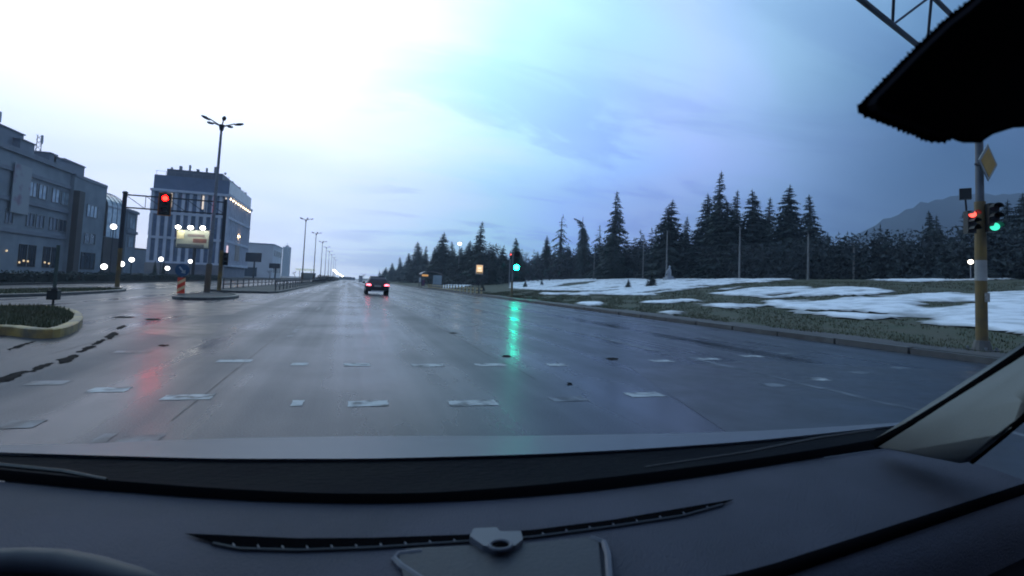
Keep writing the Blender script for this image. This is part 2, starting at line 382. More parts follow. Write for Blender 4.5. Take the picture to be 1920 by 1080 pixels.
mx_ = t_.nodes.new('ShaderNodeMix'); mx_.data_type = 'RGBA'; t_.links.new(mr_.outputs[0], mx_.inputs[0]); mx_.inputs[6].default_value = (.13, .12, .10, 1); t_.links.new(src_, mx_.inputs[7]); t_.links.new(mx_.outputs[2], b_.inputs['Base Color']); tag(snow, 'patches of old snow lying on the grass bank', 'snow', kind='stuff')

# grass blades on the bank
def blades(name, P, h, parent=None, m=grassb):
    n = len(P); a = rng.uniform(0, 2*pi, n); w = .008+.0006*np.linalg.norm(P[:, :2], axis=1)*.6; hh = h*rng.uniform(.5, 1.2, n); lean = rng.uniform(0, .06, n)
    d = np.stack([np.cos(a), np.sin(a), 0*a], -1)
    A = P-d*w[:, None]; B = P+d*w[:, None]; C = P + np.stack([-np.sin(a)*lean, np.cos(a)*lean, hh], -1)
    V = np.stack([A, B, C], 1).reshape(-1, 3); o = link(name, np_mesh(name, V, np.arange(3*n).reshape(-1, 3), m), parent); return o
gxr = 14.2+(rng.uniform(0, 1, 110000)**1.6)*34; gyr = rng.uniform(4, 62, 110000)
ixx = np.clip(((gxr-13.6)/.22).astype(int), 0, len(gx)-1); iyy = np.clip(((gyr-1)/.3).astype(int), 0, len(gy)-1)
ok = (soft[iyy, ixx] < .15) & (wob(gxr, gyr, .6, 3) > -.3) & (gxr > 14.2+.6*wob(gxr*0, gyr, .5, 5))
gP = np.stack([gxr[ok], gyr[ok], terr(gxr[ok], gyr[ok])-.01], -1)
g = blades('grass', gP, .085); tag(g, 'short dull winter grass growing on the roadside bank', 'grass', kind='stuff')

# ------------------------------------------------------------------ road markings, patches and holes (pieces of the road)
def quad_on_road(name, cx, cy, w, l, m, z=.0035, rz=0):
    mb = MB(); j = lambda: random.uniform(-.010, .006); P_ = []
    k = 5
    for i in range(k): P_.append((-w/2+w*i/k, -l/2-j(), 0))
    for i in range(k): P_.append((w/2+j(), -l/2+l*i/k, 0))
    for i in range(k): P_.append((w/2-w*i/k, l/2+j(), 0))
    for i in range(k): P_.append((-w/2-j(), l/2-l*i/k, 0))
    mb.add(P_, [tuple(range(len(P_)))])
    return mb.build(name, m, road, loc=(cx, cy, z), rz=rz)
rowA = [(440,677,60),(562,683,30),(670,684,48),(803,685,60),(920,684,60),(1045,684,40),(1330,673,44),(1410,668,44),(1475,663,36),(250,660,60),(1240,677,46)]
rowB = [(205,731,64),(353,745,84),(558,756,22),(690,757,74),(887,756,90),(1065,748,70),(1208,740,72),(1445,722,54),(1535,711,40),(1615,699,40),(1690,690,40),(90,718,60)]
rowC = [(40,796,60),(195,822,26),(262,825,70)]
for R_, mm in ((rowA, paint), (rowB, paint), (rowC, paint_old)):
    for (px, py, w) in R_:
        p = onz(px, py); D = (p-CAMP).dot(CAMR @ Vector((0, 0, -1)))
        faint = py in (748, 722, 699, 690, 660, 718, 663)
        quad_on_road('crossing_dash', p.x, p.y, w*D/F, .24, paint_old if faint else mm)
for X, y0, y1, mm in ((6.2, 9.3, 46, paint_old), (6.35, 2.5, 6.2, paint_old)):
    y = y0
    while y < y1:
        quad_on_road('lane_line', X, y+1.5, .13, 2.95, mm); y += 3
for X in (2.6, -1.1, 9.7):
    for y in np.arange(13, 130, 9): quad_on_road('lane_dash', X, y, .12, 3.2, paint_old)
for y in np.arange(40, 200, 8): quad_on_road('edge_line', -4.35, y, .13, 7.9, paint_old)
def road_poly(name, pts, m, z, jit=0.0):
    P = [onz(*p) for p in pts]
    Q_ = []
    for i, p in enumerate(P):
        q = P[(i+1) % len(P)]
        for t in (0, .33, .66): Q_.append(p.lerp(q, t) + Vector((random.uniform(-jit, jit), random.uniform(-jit, jit), 0)))
    return MB().add([(p.x, p.y, z) for p in Q_], [tuple(range(len(Q_)))]).build(name, m, road)
road_poly('asphalt_patch', [(235,583),(290,571),(460,566),(500,568),(430,590),(330,594)], asph_dark, .0024, .05)
road_poly('asphalt_patch', [(250,621),(290,607),(420,606),(395,629),(330,632)], asph_dark, .0026, .05)
road_poly('asphalt_patch', [(1180,690),(1420,676),(1900,700),(1980,900),(1500,900)], asph_dark, .002, .05)
for (cx_, cy_, rx, ry) in [(22,706,34,7),(75,689,26,5),(128,674,26,7),(160,655,20,4),(186,642,16,4),(208,629,13,7),(228,614,10,3),(1067,720,5,3),(1150,673,14,3),(1245,600,10,1.2),(850,625,8,1.2),(950,668,10,2.5),(40,648,30,3),(233,595,22,2),(285,599,18,2),(308,648,12,2)]:
    pts = [(cx_+rx*cos(t)*random.uniform(.6, 1.1), cy_+ry*sin(t)*random.uniform(.6, 1.1) - (.28*rx*cos(t) if cx_ < 230 else 0)) for t in np.linspace(0, 2*pi, 14)[:-1]]
    road_poly('pothole', pts, hole, .005, .02)
# long tar seams between paving runs
seam = mat('tar_seam', (.014, .017, .024), .30, scale=3, spec=.09, r2=.45)
for X, y0, y1 in ((2.45, 6.5, 60), (-1.35, 5, 70), (-4.0, 9, 60), (8.2, 7, 50), (4.6, 9, 40)):
    mb = MB(); yy = np.arange(y0, y1, 1.2); a = [X + .05*float(wob(y*.7, X, 1, 3)) for y in yy]; w = [.004+.009*abs(float(wob(y, X, 1, 9))) for y in yy]
    mb.add([(a[i]-w[i], yy[i],   .0032) for i in range(len(yy))] + [(a[i]+w[i], yy[i],   .0032) for i in range(len(yy))], [(i, i+len(yy), i+len(yy)+1, i+1) for i in range(len(yy)-1)])
    mb.build('tar_seam', seam, road)

# ------------------------------------------------------------------ islands
def smooth_poly(P, it=2):
    for _ in range(it):
        Q_ = []
        for i in range(len(P)):
            a, b = P[i], P[(i+1) % len(P)]; Q_ += [(a[0]*.75+b[0]*.25, a[1]*.75+b[1]*.25), (a[0]*.25+b[0]*.75, a[1]*.25+b[1]*.75)]
        P = Q_
    return P
def shrink(P, k):
    n = len(P); out = []
    a = sum(P[i][0]*P[(i+1) % n][1]-P[(i+1) % n][0]*P[i][1] for i in range(n)); sg = 1 if a > 0 else -1
    for i in range(n):
        d = Vector((P[(i+1) % n][0]-P[i-1][0], P[(i+1) % n][1]-P[i-1][1])).normalized()
        out.append((P[i][0]-d.y*k*sg, P[i][1]+d.x*k*sg))
    return out
def island(name, label, P, h, km, fill, grass=0):
    t = thing(name, label, 'traffic island', (0, 0, 0))
    I = shrink(P, .16); n = len(P)
    mb = MB(); P1 = shrink(P, .03)
    mb.add([(*p, 0) for p in P]+[(*p, h-.02) for p in P]+[(*p, h) for p in P1]+[(*p, h) for p in I]+[(*p, h-.05) for p in I],
           [((k)*n+i, (k)*n+(i+1) % n, (k+1)*n+(i+1) % n, (k+1)*n+i) for k in range(4) for i in range(n)])
    mb.build('kerb', km, t)
    MB().add([(*p, h-.03) for p in I], [tuple(range(n))]).build('soil', fill, t)
    if grass:
        A = np.array(I); lo = A.min(0); hi = A.max(0); q = rng.uniform(lo, hi, (grass, 2)); kk = inpoly(q[:, 0], q[:, 1], [tuple(p) for p in I]); q = q[kk]
        o = blades('grass', np.stack([q[:, 0], q[:, 1], np.full(len(q), h-.03)], -1), .10, t); o['kind'] = 'stuff'
    return t
def gp(L): return [tuple(onz(*p)[:2]) for p in L]
island('traffic_island', 'grassy island with yellow painted kerb beside the pothole row', smooth_poly(gp([(-200,640),(0,626),(60,636),(120,634),(158,612),(150,594),(100,583),(0,584),(-200,592)])), .17, kerby, grassm, 9000)
island('traffic_island', 'flat dark median tip under the lamp post with marker board', smooth_poly(gp([(312,561),(380,564),(440,561),(452,556),(420,552),(340,554)])), .14, kerbm, groundm)
island('traffic_island', 'grass strip beneath the far post of the red signal gantry', smooth_poly(gp([(-300,566),(0,558),(120,554),(240,547),(232,543),(120,544),(-300,553)])), .13, kerbm, grassm, 5000)
MX0, MX1 = -8.9, -4.75
med = island('median_strip', 'long dark median between the carriageways with steel railings', [(MX0, 38.5), (-6.9, 37.2), (-5.2, 38.2), (MX1, 40), (MX1, 120), (MX1, 400), (MX0, 400), (MX0, 120)], .15, kerbm, groundm)
med['category'] = 'median'

# ------------------------------------------------------------------ street furniture
def railing(label, X, y0, y1):
    t = thing('guard_railing', label, 'railing', (X, y0, .13)); L = y1-y0
    MB().box((0, L/2, .72), (.06, L, .10)).box((0, L/2, .34), (.05, L, .07)).build('rail', steel_dark, t)
    pm = MB().box((0, 0, .36), (.07, .07, .78)).mesh('post', steel_dark)
    n = int(L/2.4)
    for i in range(n+1): link('post', pm, t, (0, i*L/n, 0))
    return t
railing('dark steel railing along the median edge nearest our lanes', -5.1, 41, 125)
railing('dark steel railing along the median edge facing the oncoming lanes', -8.5, 41, 125)

def leaning(o, px, deg):  # small real lean of an old pole
    o.rotation_euler = (0, radians(deg), 0)
def street_lamp(px, X, H, label, arms, lean=0, group='median street lamps'):
    x, y, D = col_at(px, X=X, py=545)
    t = thing('street_lamp', label, 'street lamp', (x, y, .12), 0, group)
    MB().path([(0, 0, 0), (0, 0, 1.6), (0, 0, 1.62)], [.16, .15, .12], 10).build('base', brownp, t)
    MB().tube((0, 0, 1.6), (0, 0, H), .105, .06, 10).build('pole', galv, t)
    MB().tube((0, 0, H-.25), (0, 0, H+.08), .10, .16, 10).build('hub', steel_dark, t)
    for k in range(arms):
        a = 2*pi*k/arms + (radians(90) if arms == 5 else 0) - YAW
        d = Vector((cos(a), sin(a), 0)); e = d*.66+Vector((0, 0, H+.24))
        ar = MB().path([(0, 0, H), d*.33+Vector((0, 0, H+.11)), e], .035, 6).build('arm', galv, t)
        Mx = Matrix.Rotation(a, 3, 'Z') @ Matrix.Rotation(-.25, 3, 'Y')
        MB().ell(e+d*.22, (.27, .11, .075), 10, 6, Mx).build('lamp_head', steel_dark, ar)
    if lean: leaning(t, px, lean)
    return t
street_lamp(388, -7.6, 9.55, 'tall five-armed street lamp standing on the median tip', 5, .6)
names = ['second', 'third', 'fourth', 'fifth', 'sixth', 'seventh', 'eighth', 'ninth']
for k, px in enumerate((565, 586, 599, 607, 613, 618, 622.5, 626)):
    street_lamp(px, -7.2, 10.2, f'{names[k]} branched lamp along the median, counting from the five-armed near one', 5 if k < 3 else 3)

def disc_dir(mb, c, d, r, dep, n=16):
    d = Vector(d).normalized(); return mb.tube(Vector(c), Vector(c)+d*dep, r, r, n)
def signal_head(root, name, c, face, lit, w=.34, s=.34, board=None, bodym=None, elit=None):
    """three-lens head, face = horizontal direction the lenses look, lit in (0 red, 1 amber, 2 green, None)"""
    face = Vector(face).normalized(); a = atan2(face.y, face.x)+pi/2; bodym = bodym or blackp
    M = Matrix.Rotation(a, 3, 'Z')
    h = MB().box(c, (w, .18, s*3), rot=M).build(name, bodym, root)
    if board:
        mb = MB(); c0 = Vector(c) - face*.03; W_, H_, th = w/2+.16, s*1.5+.16, .05
        for dx, dz, sx, sz in ((-W_+th/2, 0, th, 2*H_), (W_-th/2, 0, th, 2*H_), (0, H_-th/2, 2*W_-2*th, th), (0, -H_+th/2, 2*W_-2*th, th)):
            mb.box(c0 + M @ Vector((dx, 0, dz)), (sx, .03, sz), rot=M)
        mb.build('backboard_rim', board, h)
        MB().box(c0+face*-.02, (2*W_-.02, .02, 2*H_-.02), rot=M).build('backboard', blackp, h)
    for k in range(3):
        cc = Vector(c) + face*.09 + Vector((0, 0, s*(1-k)))
        mb = disc_dir(MB(), cc, face, s*.40, .02 if k != lit else .03)
        mb.build('lens', (elit if k == lit else lens_off), h)
        v = MB(); n = 8
        for i in range(n):
            t0 = pi*i/n; t1 = pi*(i+1)/n
            u_ = Vector((-face.y, face.x, 0)); r = s*.44
            p = [cc+u_*(r*cos(t))+Vector((0, 0, r*sin(t))) for t in (t0, t1)]
            v.add([p[0], p[1], p[1]+face*.2, p[0]+face*.2], [(0, 1, 2, 3)])
        v.build('visor', blackp, h)
    return h
BACK = Vector((0, -1, 0))
# red gantry over the oncoming lanes
pr = col_at(410, X=-8.0, py=548); pl = col_at(219, D=31.5, py=541)
PR = Vector((pr[0], pr[1], .12)); PL = Vector((pl[0], pl[1], .1))
zt, zb = 5.75, 4.95
g = thing('signal_gantry', 'lattice signal gantry spanning left of the five-armed lamp', 'signal gantry', PR)
L = PL-PR; L.z = 0
MB().tube((0, 0, 0), (0, 0, 2.6), .12, .12, 10).build('lower_post', yellowp, g)
MB().tube((0, 0, 2.6), (0, 0, zt+.2), .11, .10, 10).build('upper_post', steel_dark, g)
MB().tube(L, L+Vector((0, 0, 2.4)), .12, .12, 10).build('lower_post', yellowp, g)
MB().tube(L+Vector((0, 0, 2.4)), L+Vector((0, 0, zt+.1)), .13, .12, 10).ell(L+Vector((0, 0, zt+.12)), (.16, .16, .1)).build('upper_post', steel_dark, g)
MB().tube((0, 0, zt), L+Vector((0, 0, zt)), .045, n=6).build('top_chord', steel_dark, g)
MB().tube((0, 0, zb), L+Vector((0, 0, zb)), .045, n=6).build('bottom_chord', steel_dark, g)
for i in range(5):
    a = L*(i/5); b = L*((i+1)/5)
    MB().tube(a+Vector((0, 0, zb)), b+Vector((0, 0, zt)), .02, n=5).tube(b+Vector((0, 0, zb)), b+Vector((0, 0, zt)), .02, n=5).build('brace', steel_dark, g)
sp = at(311, 384, 31.3)
t = thing('traffic_signal', 'red-lit traffic signal with orange-rimmed board hung on the lattice gantry', 'traffic light', (sp.x, sp.y, sp.z))
signal_head(t, 'housing', Vector((0, -.2, 0)), BACK+Vector((.25, 0, 0)), 0, .36, .36, mat('amber_board_rim', (.45, .16, .03), .5), elit=e_red)
MB().box((0, .02, .3), (.05, .3, .05)).build('bracket', steel_dark, t)
t = thing('traffic_signal', 'small unlit signal on the gantry post near the median', 'traffic light', (PR.x+.28, PR.y, PR.z+2.05))
signal_head(t, 'housing', Vector((0, -.1, 0)), BACK+Vector((.2, 0, 0)), None, .3, .28)
MB().box((-.2, 0, .1), (.25, .06, .06)).build('bracket', steel_dark, t)

# keep-right marker on the median tip
p = onz(338, 556)
t = thing('marker_post', 'red and white striped marker board with blue arrow sign on top', 'road sign', (p.x, p.y, .1))
MB().tube((0, .05, 0), (0, .05, 1.35), .03).build('post', galv, t)
mk = MB().box((0, 0, .45), (.34, .03, .78)).build('marker_board', mat('marker_red', (.85, .07, .025), .4), t)
st = mat('marker_white_headlit', (.95, .62, .32), .4)  # headlight glow painted into the colours: brighter red, white stripes turned orange
for zc in (.22, .58):
    MB().add([(-.17, -.02, zc-.12), (.17, -.02, zc+.10), (.17, -.02, zc+.26), (-.17, -.02, zc+.04)], [(0, 1, 2, 3)]).build('stripe', st, mk)
bs = MB(); disc_dir(bs, (0, 0, 1.22), BACK, .32, .03, 20); sg = bs.build('blue_disc', mat('sign_blue', (.03, .09, .19), .4), t)
ar = Matrix.Rotation(radians(-40), 3, 'Y')
MB().box((0, -.04, 1.22), (.07, .01, .4), rot=ar).build('arrow_shaft', mat('sign_white', (.5, .55, .6), .4), sg)
MB().add([Vector((0, -.045, 1.22))+ar @ Vector(q) for q in ((-.12, 0, -.08), (.12, 0, -.08), (0, 0, -.24))], [(0, 1, 2)]).build('arrow_head', MATS['sign_white'], sg)

# slender post on the near island
p = onz(98, 583)
t = thing('bollard_post', 'slender green post with dark foot on the near grassy island', 'post', (p.x, p.y, .14))
MB().tube((0, 0, 0), (0, 0, .22), .03).box((0, 0, .30), (.24, .2, .26)).ell((0, 0, .46), (.08, .08, .08)).build('foot', blackp, t)
MB().tube((0, 0, .4), (0, 0, 1.7), .045).build('pole', mat('faded_green_paint', (.05, .075, .065), .6), t)

# green signal on the right verge
x, y, D = col_at(959, D=47, py=558)
t = thing('traffic_signal', 'green-lit traffic signal on a yellow post at the verge', 'traffic light', (x, y, tz(x, y)-.02))
MB().tube((0, 0, 0), (0, 0, 1.5), .10).build('lower_post', yellowp, t); MB().tube((0, 0, 1.5), (0, 0, 3.95), .07).build('upper_post', galv, t)
gz = z_at(967, 496, D)-tz(x, y)
signal_head(t, 'housing', Vector((.30, -.16, gz+.36)), BACK+Vector((-.2, 0, 0)), 2, .60, .60, elit=e_green)
x, y, D = col_at(954, D=88, py=545); z = tz(x, y)
t = thing('traffic_signal', 'distant red-lit signal just above the green one', 'traffic light', (x, y, z-.02))
MB().tube((0, 0, 0), (0, 0, z_at(954, 470, D)-z), .09).build('post', galv, t)
signal_head(t, 'housing', Vector((0, -.16, z_at(955, 477, D)-z-.3)), BACK, 0, .34, .32, elit=e_red2)

# bright illuminated sign
x, y, D = col_at(897, D=60, py=548); z = tz(x, y); zc = z_at(897, 505, D)-z
t = thing('lit_sign', 'small glowing orange and white sign board on a post', 'sign', (x, y, z-.02))
MB().tube((0, 0, 0), (0, 0, zc-.5), .05).build('post', steel_dark, t)
lb = MB().box((0, 0, zc), (.92, .10, 1.18)).build('frame', mat('sign_frame', (.35, .35, .33), .5), t)
MB().box((0, -.055, zc+.04), (.74, .02, .96)).build('lit_panel', mat('lit_amber_panel', (.8, .5, .3), .5, c2=(.5, .33, .2), emit=(1, .62, .30), es=.85), lb)
MB().box((0, -.07, zc+.16), (.44, .02, .20)).box((.04, -.07, zc-.12), (.5, .02, .12)).build('lit_mark', mat('lit_cream', (1, .85, .6), .5, emit=(1, .82, .55), es=1.1), lb)
MB().box((0, -.07, zc-.36), (.7, .02, .12)).build('green_band', mat('sign_green', (.10, .14, .07), .5), lb)

# bus shelter
x, y, D = col_at(806, D=92, py=540); z = tz(x, y)
t = thing('bus_shelter', 'small bus shelter with curved roof and pale glass end wall', 'bus shelter', (x, y, z))
RF = MB(); sec = []
for s_ in (-1.2, 1.2):
    sec.append([(s_*1.15+.9*0, -1.6, 0)])
mbr = MB(); n = 8
top = [(1.9*cos(pi*i/n)*-1+.1, 2.45+.55*sin(pi*i/n)) for i in range(n+1)]
mbr.add([(a, -1.7, b) for a, b in top]+[(a, 1.7, b) for a, b in top]+[(a, -1.7, b-.1) for a, b in top]+[(a, 1.7, b-.1) for a, b in top],
        [(i, i+1, n+1+i+1, n+1+i) for i in range(n)] + [(2*(n+1)+i, 3*(n+1)+i, 3*(n+1)+i+1, 2*(n+1)+i+1) for i in range(n)] + [(i, 2*(n+1)+i, 2*(n+1)+i+1, i+1) for i in range(n)])
mbr.build('roof', mat('shelter_roof', (.10, .11, .15), .35, .2), t)
for sx in (-1.75, 1.85):
    for sy in (-1.6, 1.6): MB().box((sx, sy, 1.2), (.08, .08, 2.4)).build('post', steel_dark, t)
MB().box((1.0, -1.63, 1.25), (1.55, .03, 2.1)).build('glass_wall', mat('frosted_glass', (.34, .42, .47), .35, scale=1), t)
MB().box((1.8, 0, 1.2), (.03, 3.0, 2.1)).build('back_wall', mat('dark_glass', (.03, .04, .05), .2), t)
MB().box((1.3, 0, .45), (.4, 2.4, .06)).build('bench', steel_dark, t)
MB().box((-1.2, -1.66, 2.2), (1.1, .04, .34)).build('route_board', mat('lit_route', (.7, .35, .12), .5, emit=(1, .5, .16), es=.5), t)
MB().box((-2.05, -1.66, 1.35), (.36, .05, .8)).build('timetable', mat('white_panel', (.55, .58, .62), .5), t)
MB().box((-1.4, -1.2, .9), (.5, .05, 1.1)).build('poster', mat('poster_red_blue', (.25, .05, .05), .5, c2=(.05, .06, .2), scale=1.5), t)

# row of striped bollards along the kerb
bw = mat('bollard_pale', (.80, .62, .34), .5); bd = mat('bollard_dark', (.05, .03, .02), .5)
ordn = ['first', 'second', 'third', 'fourth', 'fifth', 'sixth', 'seventh', 'eighth', 'ninth', 'tenth', 'eleventh', 'twelfth', 'thirteenth', 'fourteenth', 'fifteenth', 'sixteenth', 'seventeenth', 'eighteenth', 'nineteenth', 'twentieth']
post_me = MB().tube((0, 0, 0), (0, 0, .78), .10, .09, 8).ell((0, 0, .78), (.09, .09, .05), 8, 4).mesh('post', bd)
band_me = MB().tube((0, 0, 0), (0, 0, .22), .112, .110, 8).mesh('band', bw)
for k in range(20):
    y = 53+k*2.0; x = 13.45
    t = thing('bollard', f'{ordn[k]} striped bollard in the kerbside row, counting from the near end', 'bollard', (x, y, tz(x, y)-.03), 0, 'striped bollards along the kerb')
    link('post', post_me, t)
    for q in (.12, .48): link('band', band_me, t, (0, 0, q))

# big gantry on the near right verge
x, y, D = col_at(1841, X=14.7, py=640)
z0 = tz(x, y)-.05
g = thing('signal_mast', 'tall yellow mast by the verge carrying an overhead lattice arm', 'signal mast', (x, y, z0))
zy = z_at(1833, 375, D)-z0
MB().box((0, 0, .06), (.5, .5, .05)).tube((0, 0, .08), (0, 0, .3), .2, .15, 12).build('base_flange', kerbm, g)
for bx0 in (-.19, .19):
    for by0 in (-.19, .19): MB().tube((bx0, by0, .08), (bx0, by0, .15), .03, n=6).build('bolt', galv, g)
MB().box((0, -.125, 1.35), (.16, .02, .22)).build('sticker', mat('sticker_white', (.4, .4, .38), .6, c2=(.2, .18, .16), scale=20), g)
MB().tube((0, 0, 0), (0, 0, 1.75), .118, .115, 14).build('lower_post', yellowp, g)
MB().tube((0, 0, 1.75), (0, 0, 2.25), .119, .117, 14).build('pale_band', mat('pale_band', (.35, .34, .33), .5), g)
MB().tube((0, 0, 2.25), (0, 0, zy), .115, .11, 14).build('yellow_post', yellowp, g)
MB().tube((0, 0, zy), (0, 0, 8.0), .085, .07, 14).build('upper_post', mat('mast_grey', (.10, .11, .13), .5, .3), g)
def onh(px, py, z): return onz(px, py, z)
za, zc2 = 6.5, 7.25
a1 = onh(1615, 0, za); a2 = onh(1725, 65, za)
dirv = Vector((a1.x-x, a1.y-y, 0)).normalized()
c_low0 = Vector((0, 0, za-z0)); c_up0 = Vector((0, 0, zc2-z0)); LEN = 12.5
chordm = mat('arm_blue_grey', (.06, .08, .12), .5, .2)
side_off = Vector((-dirv.y, dirv.x, 0))*.35
MB().tube(c_low0, c_low0+dirv*LEN, .05, n=8).build('lower_chord', chordm, g)
MB().tube(c_up0+side_off, c_up0+side_off+dirv*LEN, .045, n=8).build('upper_chord', chordm, g)
for i in range(7):
    a = dirv*(LEN*i/7); b = dirv*(LEN*(i+.5)/7); c = dirv*(LEN*(i+1)/7)
    for so_ in (side_off,):
        MB().tube(c_low0+a, c_up0+so_+b, .026, n=6).tube(c_up0+so_+b, c_low0+c, .026, n=6).build('brace', chordm, g)
# priority sign on the mast
sz = z_at(1836, 303, D)
t = thing('priority_sign', 'yellow diamond priority sign fixed on the tall mast', 'sign', (x-.06, y-.2, sz))
fd = Vector((.14, -.99, 0)).normalized(); ud = Vector((-fd.y, fd.x, 0))
def diamond(k, off): return [Vector((0, 0, 0))+fd*off+q for q in (Vector((0, 0, k)), ud*k, Vector((0, 0, -k)), -ud*k)]
MB().extr(diamond(.46, 0), fd*.02).build('white_border', mat('sign_border', (.30, .32, .33), .5), t)
MB().extr(diamond(.36, .022), fd*.006).build('yellow_field', mat('sign_yellow', (.45, .25, .03), .5), t)
MB().box((-.03, .12, 0), (.05, .24, .05)).build('bracket', steel_dark, t)
def mast_signal(px, py, dy, label, lit, em, face, w, s):
    q = at(px, py, D-dy)
    t = thing('traffic_signal', label, 'traffic light', (q.x, q.y, q.z))
    kz = {0: -s, 2: s, None: 0}[lit]
    signal_head(t, 'housing', Vector((0, 0, kz)), face, lit, w, s, elit=em)
    MB().tube((0, .0, kz), Vector((x-q.x, y-q.y, kz)), .03).build('bracket', steel_dark, t)
    return t
mast_signal(1818, 403, .15, 'small red-lit signal on the near side of the yellow mast', 0, e_red2, Vector((-.55, -1, 0)), .17, .18)
mast_signal(1861, 426, .05, 'small green-lit signal behind the yellow mast', 2, e_green2, Vector((-.75, -1, 0)), .20, .23)
q = at(1810, 364, D-.1)
t = thing('signal_camera', 'small dark box on a bent arm beside the yellow mast', 'camera', (q.x, q.y, q.z))
MB().box((0, 0, 0), (.16, .22, .26), rz=.6).build('case', blackp, t)
MB().path([(0, 0, -.1), (.12, .05, -.45), Vector((x-q.x, y-q.y, -.55))], .02, 6).build('arm', steel_dark, t)

# park lamp posts in front of the trees
def park_lamp(px, ytop, D, label, lit=False):
    x, y, D = col_at(px, D=D); z = tz(x, y); H = z_at(px, ytop, D)-z
    t = thing('park_lamp', label, 'lamp post', (x, y, z-.03), 0, 'slim park lamp posts by the trees')
    MB().tube((0, 0, 0), (0, 0, H), .13, .08, 8).build('pole', mat('pale_concrete_pole', (.22, .215, .21), .7), t)
    MB().path([(0, 0, H), (-.3, -.2, H+.18), (-.7, -.45, H+.2)], .04, 6).build('arm', galv, t)
    MB().ell((-.95, -.6, H+.2), (.35, .22, .1), 10, 6, Matrix.Rotation(.56, 3, 'Z')).build('lamp_head', e_warm if lit else steel_dark, t)
park_lamp(1205, 440, 96, 'slim lamp post just left of the broad dense spruce')
park_lamp(1249, 432, 84, 'slim lamp post rising from the white statue')
park_lamp(1386, 425, 72, 'slim lamp post before the tight spruce cluster')
park_lamp(1515, 438, 62, 'slim lamp post below the last big spruce')
park_lamp(1113, 468, 112, 'short slim lamp post under the ragged twin spruces')
park_lamp(1601, 462, 60, 'faint slim lamp post before the misty woodland')
q = at(862, 457, 120); x, y = q.x, q.y; z = tz(x, y)
t = thing('park_lamp', 'lit lamp glowing above the dark spruce row', 'lamp post', (x, y, z)); H = q.z-z
MB().tube((0, 0, 0), (0, 0, H), .10, .07, 8).build('pole', galv, t); MB().ell((0, 0, H), (.42, .42, .30)).build('lantern', e_far, t)
q = at(1820, 491, 46); x, y = q.x, q.y; z = tz(x, y)
t = thing('park_lamp', 'small lit lamp low beside the yellow mast', 'lamp post', (x, y, z)); H = q.z-z
MB().tube((0, 0, 0), (0, 0, H), .05, .05, 8).build('pole', galv, t); MB().ell((0, 0, H), (.19, .19, .19)).build('lantern', e_far, t)
# pale statue
x, y, D = col_at(1247, D=80); z = tz(x, y)
t = thing('statue', 'pale stone monument at the foot of a lamp post', 'statue', (x+.3, y-.6, z-.03))
stone = mat('pale_stone', (.34, .36, .40), .7)
MB().box((0, 0, .25), (1.5, 1.2, .5)).box((0, 0, .6), (1.0, .8, .3)).build('plinth', stone, t)
MB().path([(0, 0, .7), (.05, 0, 1.2), (0, 0, 1.7), (.05, 0, 2.0)], [.34, .28, .3, .16], 10).ell((.06, 0, 2.2), (.17, .18, .21)).path([(-.25, 0, 1.6), (-.55, -.1, 1.25), (-.75, -.15, .9)], [.13, .11, .08], 7).build('figure', stone, t, True)

# ------------------------------------------------------------------ trees
def conifer_mesh(name, seed, R_=.22, whorls=26, nb=8, dense=1.0, droop=.35, hook=False, top=.04, ragged=.3, base=.04, m=needle):
    r = random.Random(seed); V_ = []; F_ = []
    def axis(t):
        if hook and t > .55:
            k = (t-.55)/.45; return Vector((.015+.03*k-.19*k**3, 0, t-.10*k**4))
        return Vector((.012*sin(t*6+seed), .01*cos(t*5), t))
    for w in range(whorls):
        t = base + (1-base)*(w/whorls)**.92
        prof = (1-t)**.82*(1+.25*sin(w*1.9+seed)*ragged)
        if hook: prof = .55*(1-t)**.6
        t_w = t
        for b in range(nb):
            t = min(.985, max(base, t_w + r.uniform(-.7, .7)/whorls))
            prof = max(.0, (1-t))**.82*(1+.25*sin(w*1.9+seed)*ragged)*(1 if not hook else 0) + (.55*(1-t)**.6 if hook else 0)
            a = 2*pi*(b+r.random()*.8)/nb + w*.7
            Ln = max(.012, R_*prof*r.uniform(1-ragged, 1.15)) + top*.2
            d = Vector((cos(a), sin(a), 0)); p0 = axis(t); nseg = 4
            up = .10 if t > .8 else -.05
            pts = [p0 + d*(Ln*s) + Vector((0, 0, Ln*(up*s*4*(1-s)*1.2 - droop*s*s*(1.4 if t < .8 else .3)))) for s in (0, .3, .6, .85, 1.0)]
            side = Vector((-d.y, d.x, 0))
            for i in range(nseg):
                q0, q1 = pts[i], pts[i+1]
                wd = Ln*(.30, .27, .20, .10)[i]*r.uniform(.7, 1.3)*dense
                for sg_ in (-1, 1):
                    tip = q0.lerp(q1, .9) + side*(sg_*wd) + d*(wd*.5) + Vector((0, 0, -wd*r.uniform(.15, .8)))
                    o = len(V_); V_.extend([q0, q1, tip]); F_.append((o, o+1, o+2))
                if i < 3:
                    tip = q0.lerp(q1, r.random()) + Vector((r.uniform(-.3, .3)*wd, r.uniform(-.3, .3)*wd, -wd*r.uniform(.7, 1.5)))
                    o = len(V_); V_.extend([q0, q1, tip]); F_.append((o, o+1, o+2))
    # leader
    tp = axis(1.0); lo_ = axis(.94)
    for k in range(3):
        a = k*2.1; e = Vector((cos(a), sin(a), 0))*.006
        o = len(V_); V_.extend([lo_-e, lo_+e, tp+(tp-lo_)*.3]); F_.append((o, o+1, o+2))
    mb = MB(); mb.v = [tuple(v) for v in V_]; mb.f = F_
    return mb.mesh(name, m)
def trunk_mesh(): return MB().tube((0, 0, 0), (0, 0, .95), .017, .002, 7).mesh('trunk', bark)
TR = trunk_mesh()
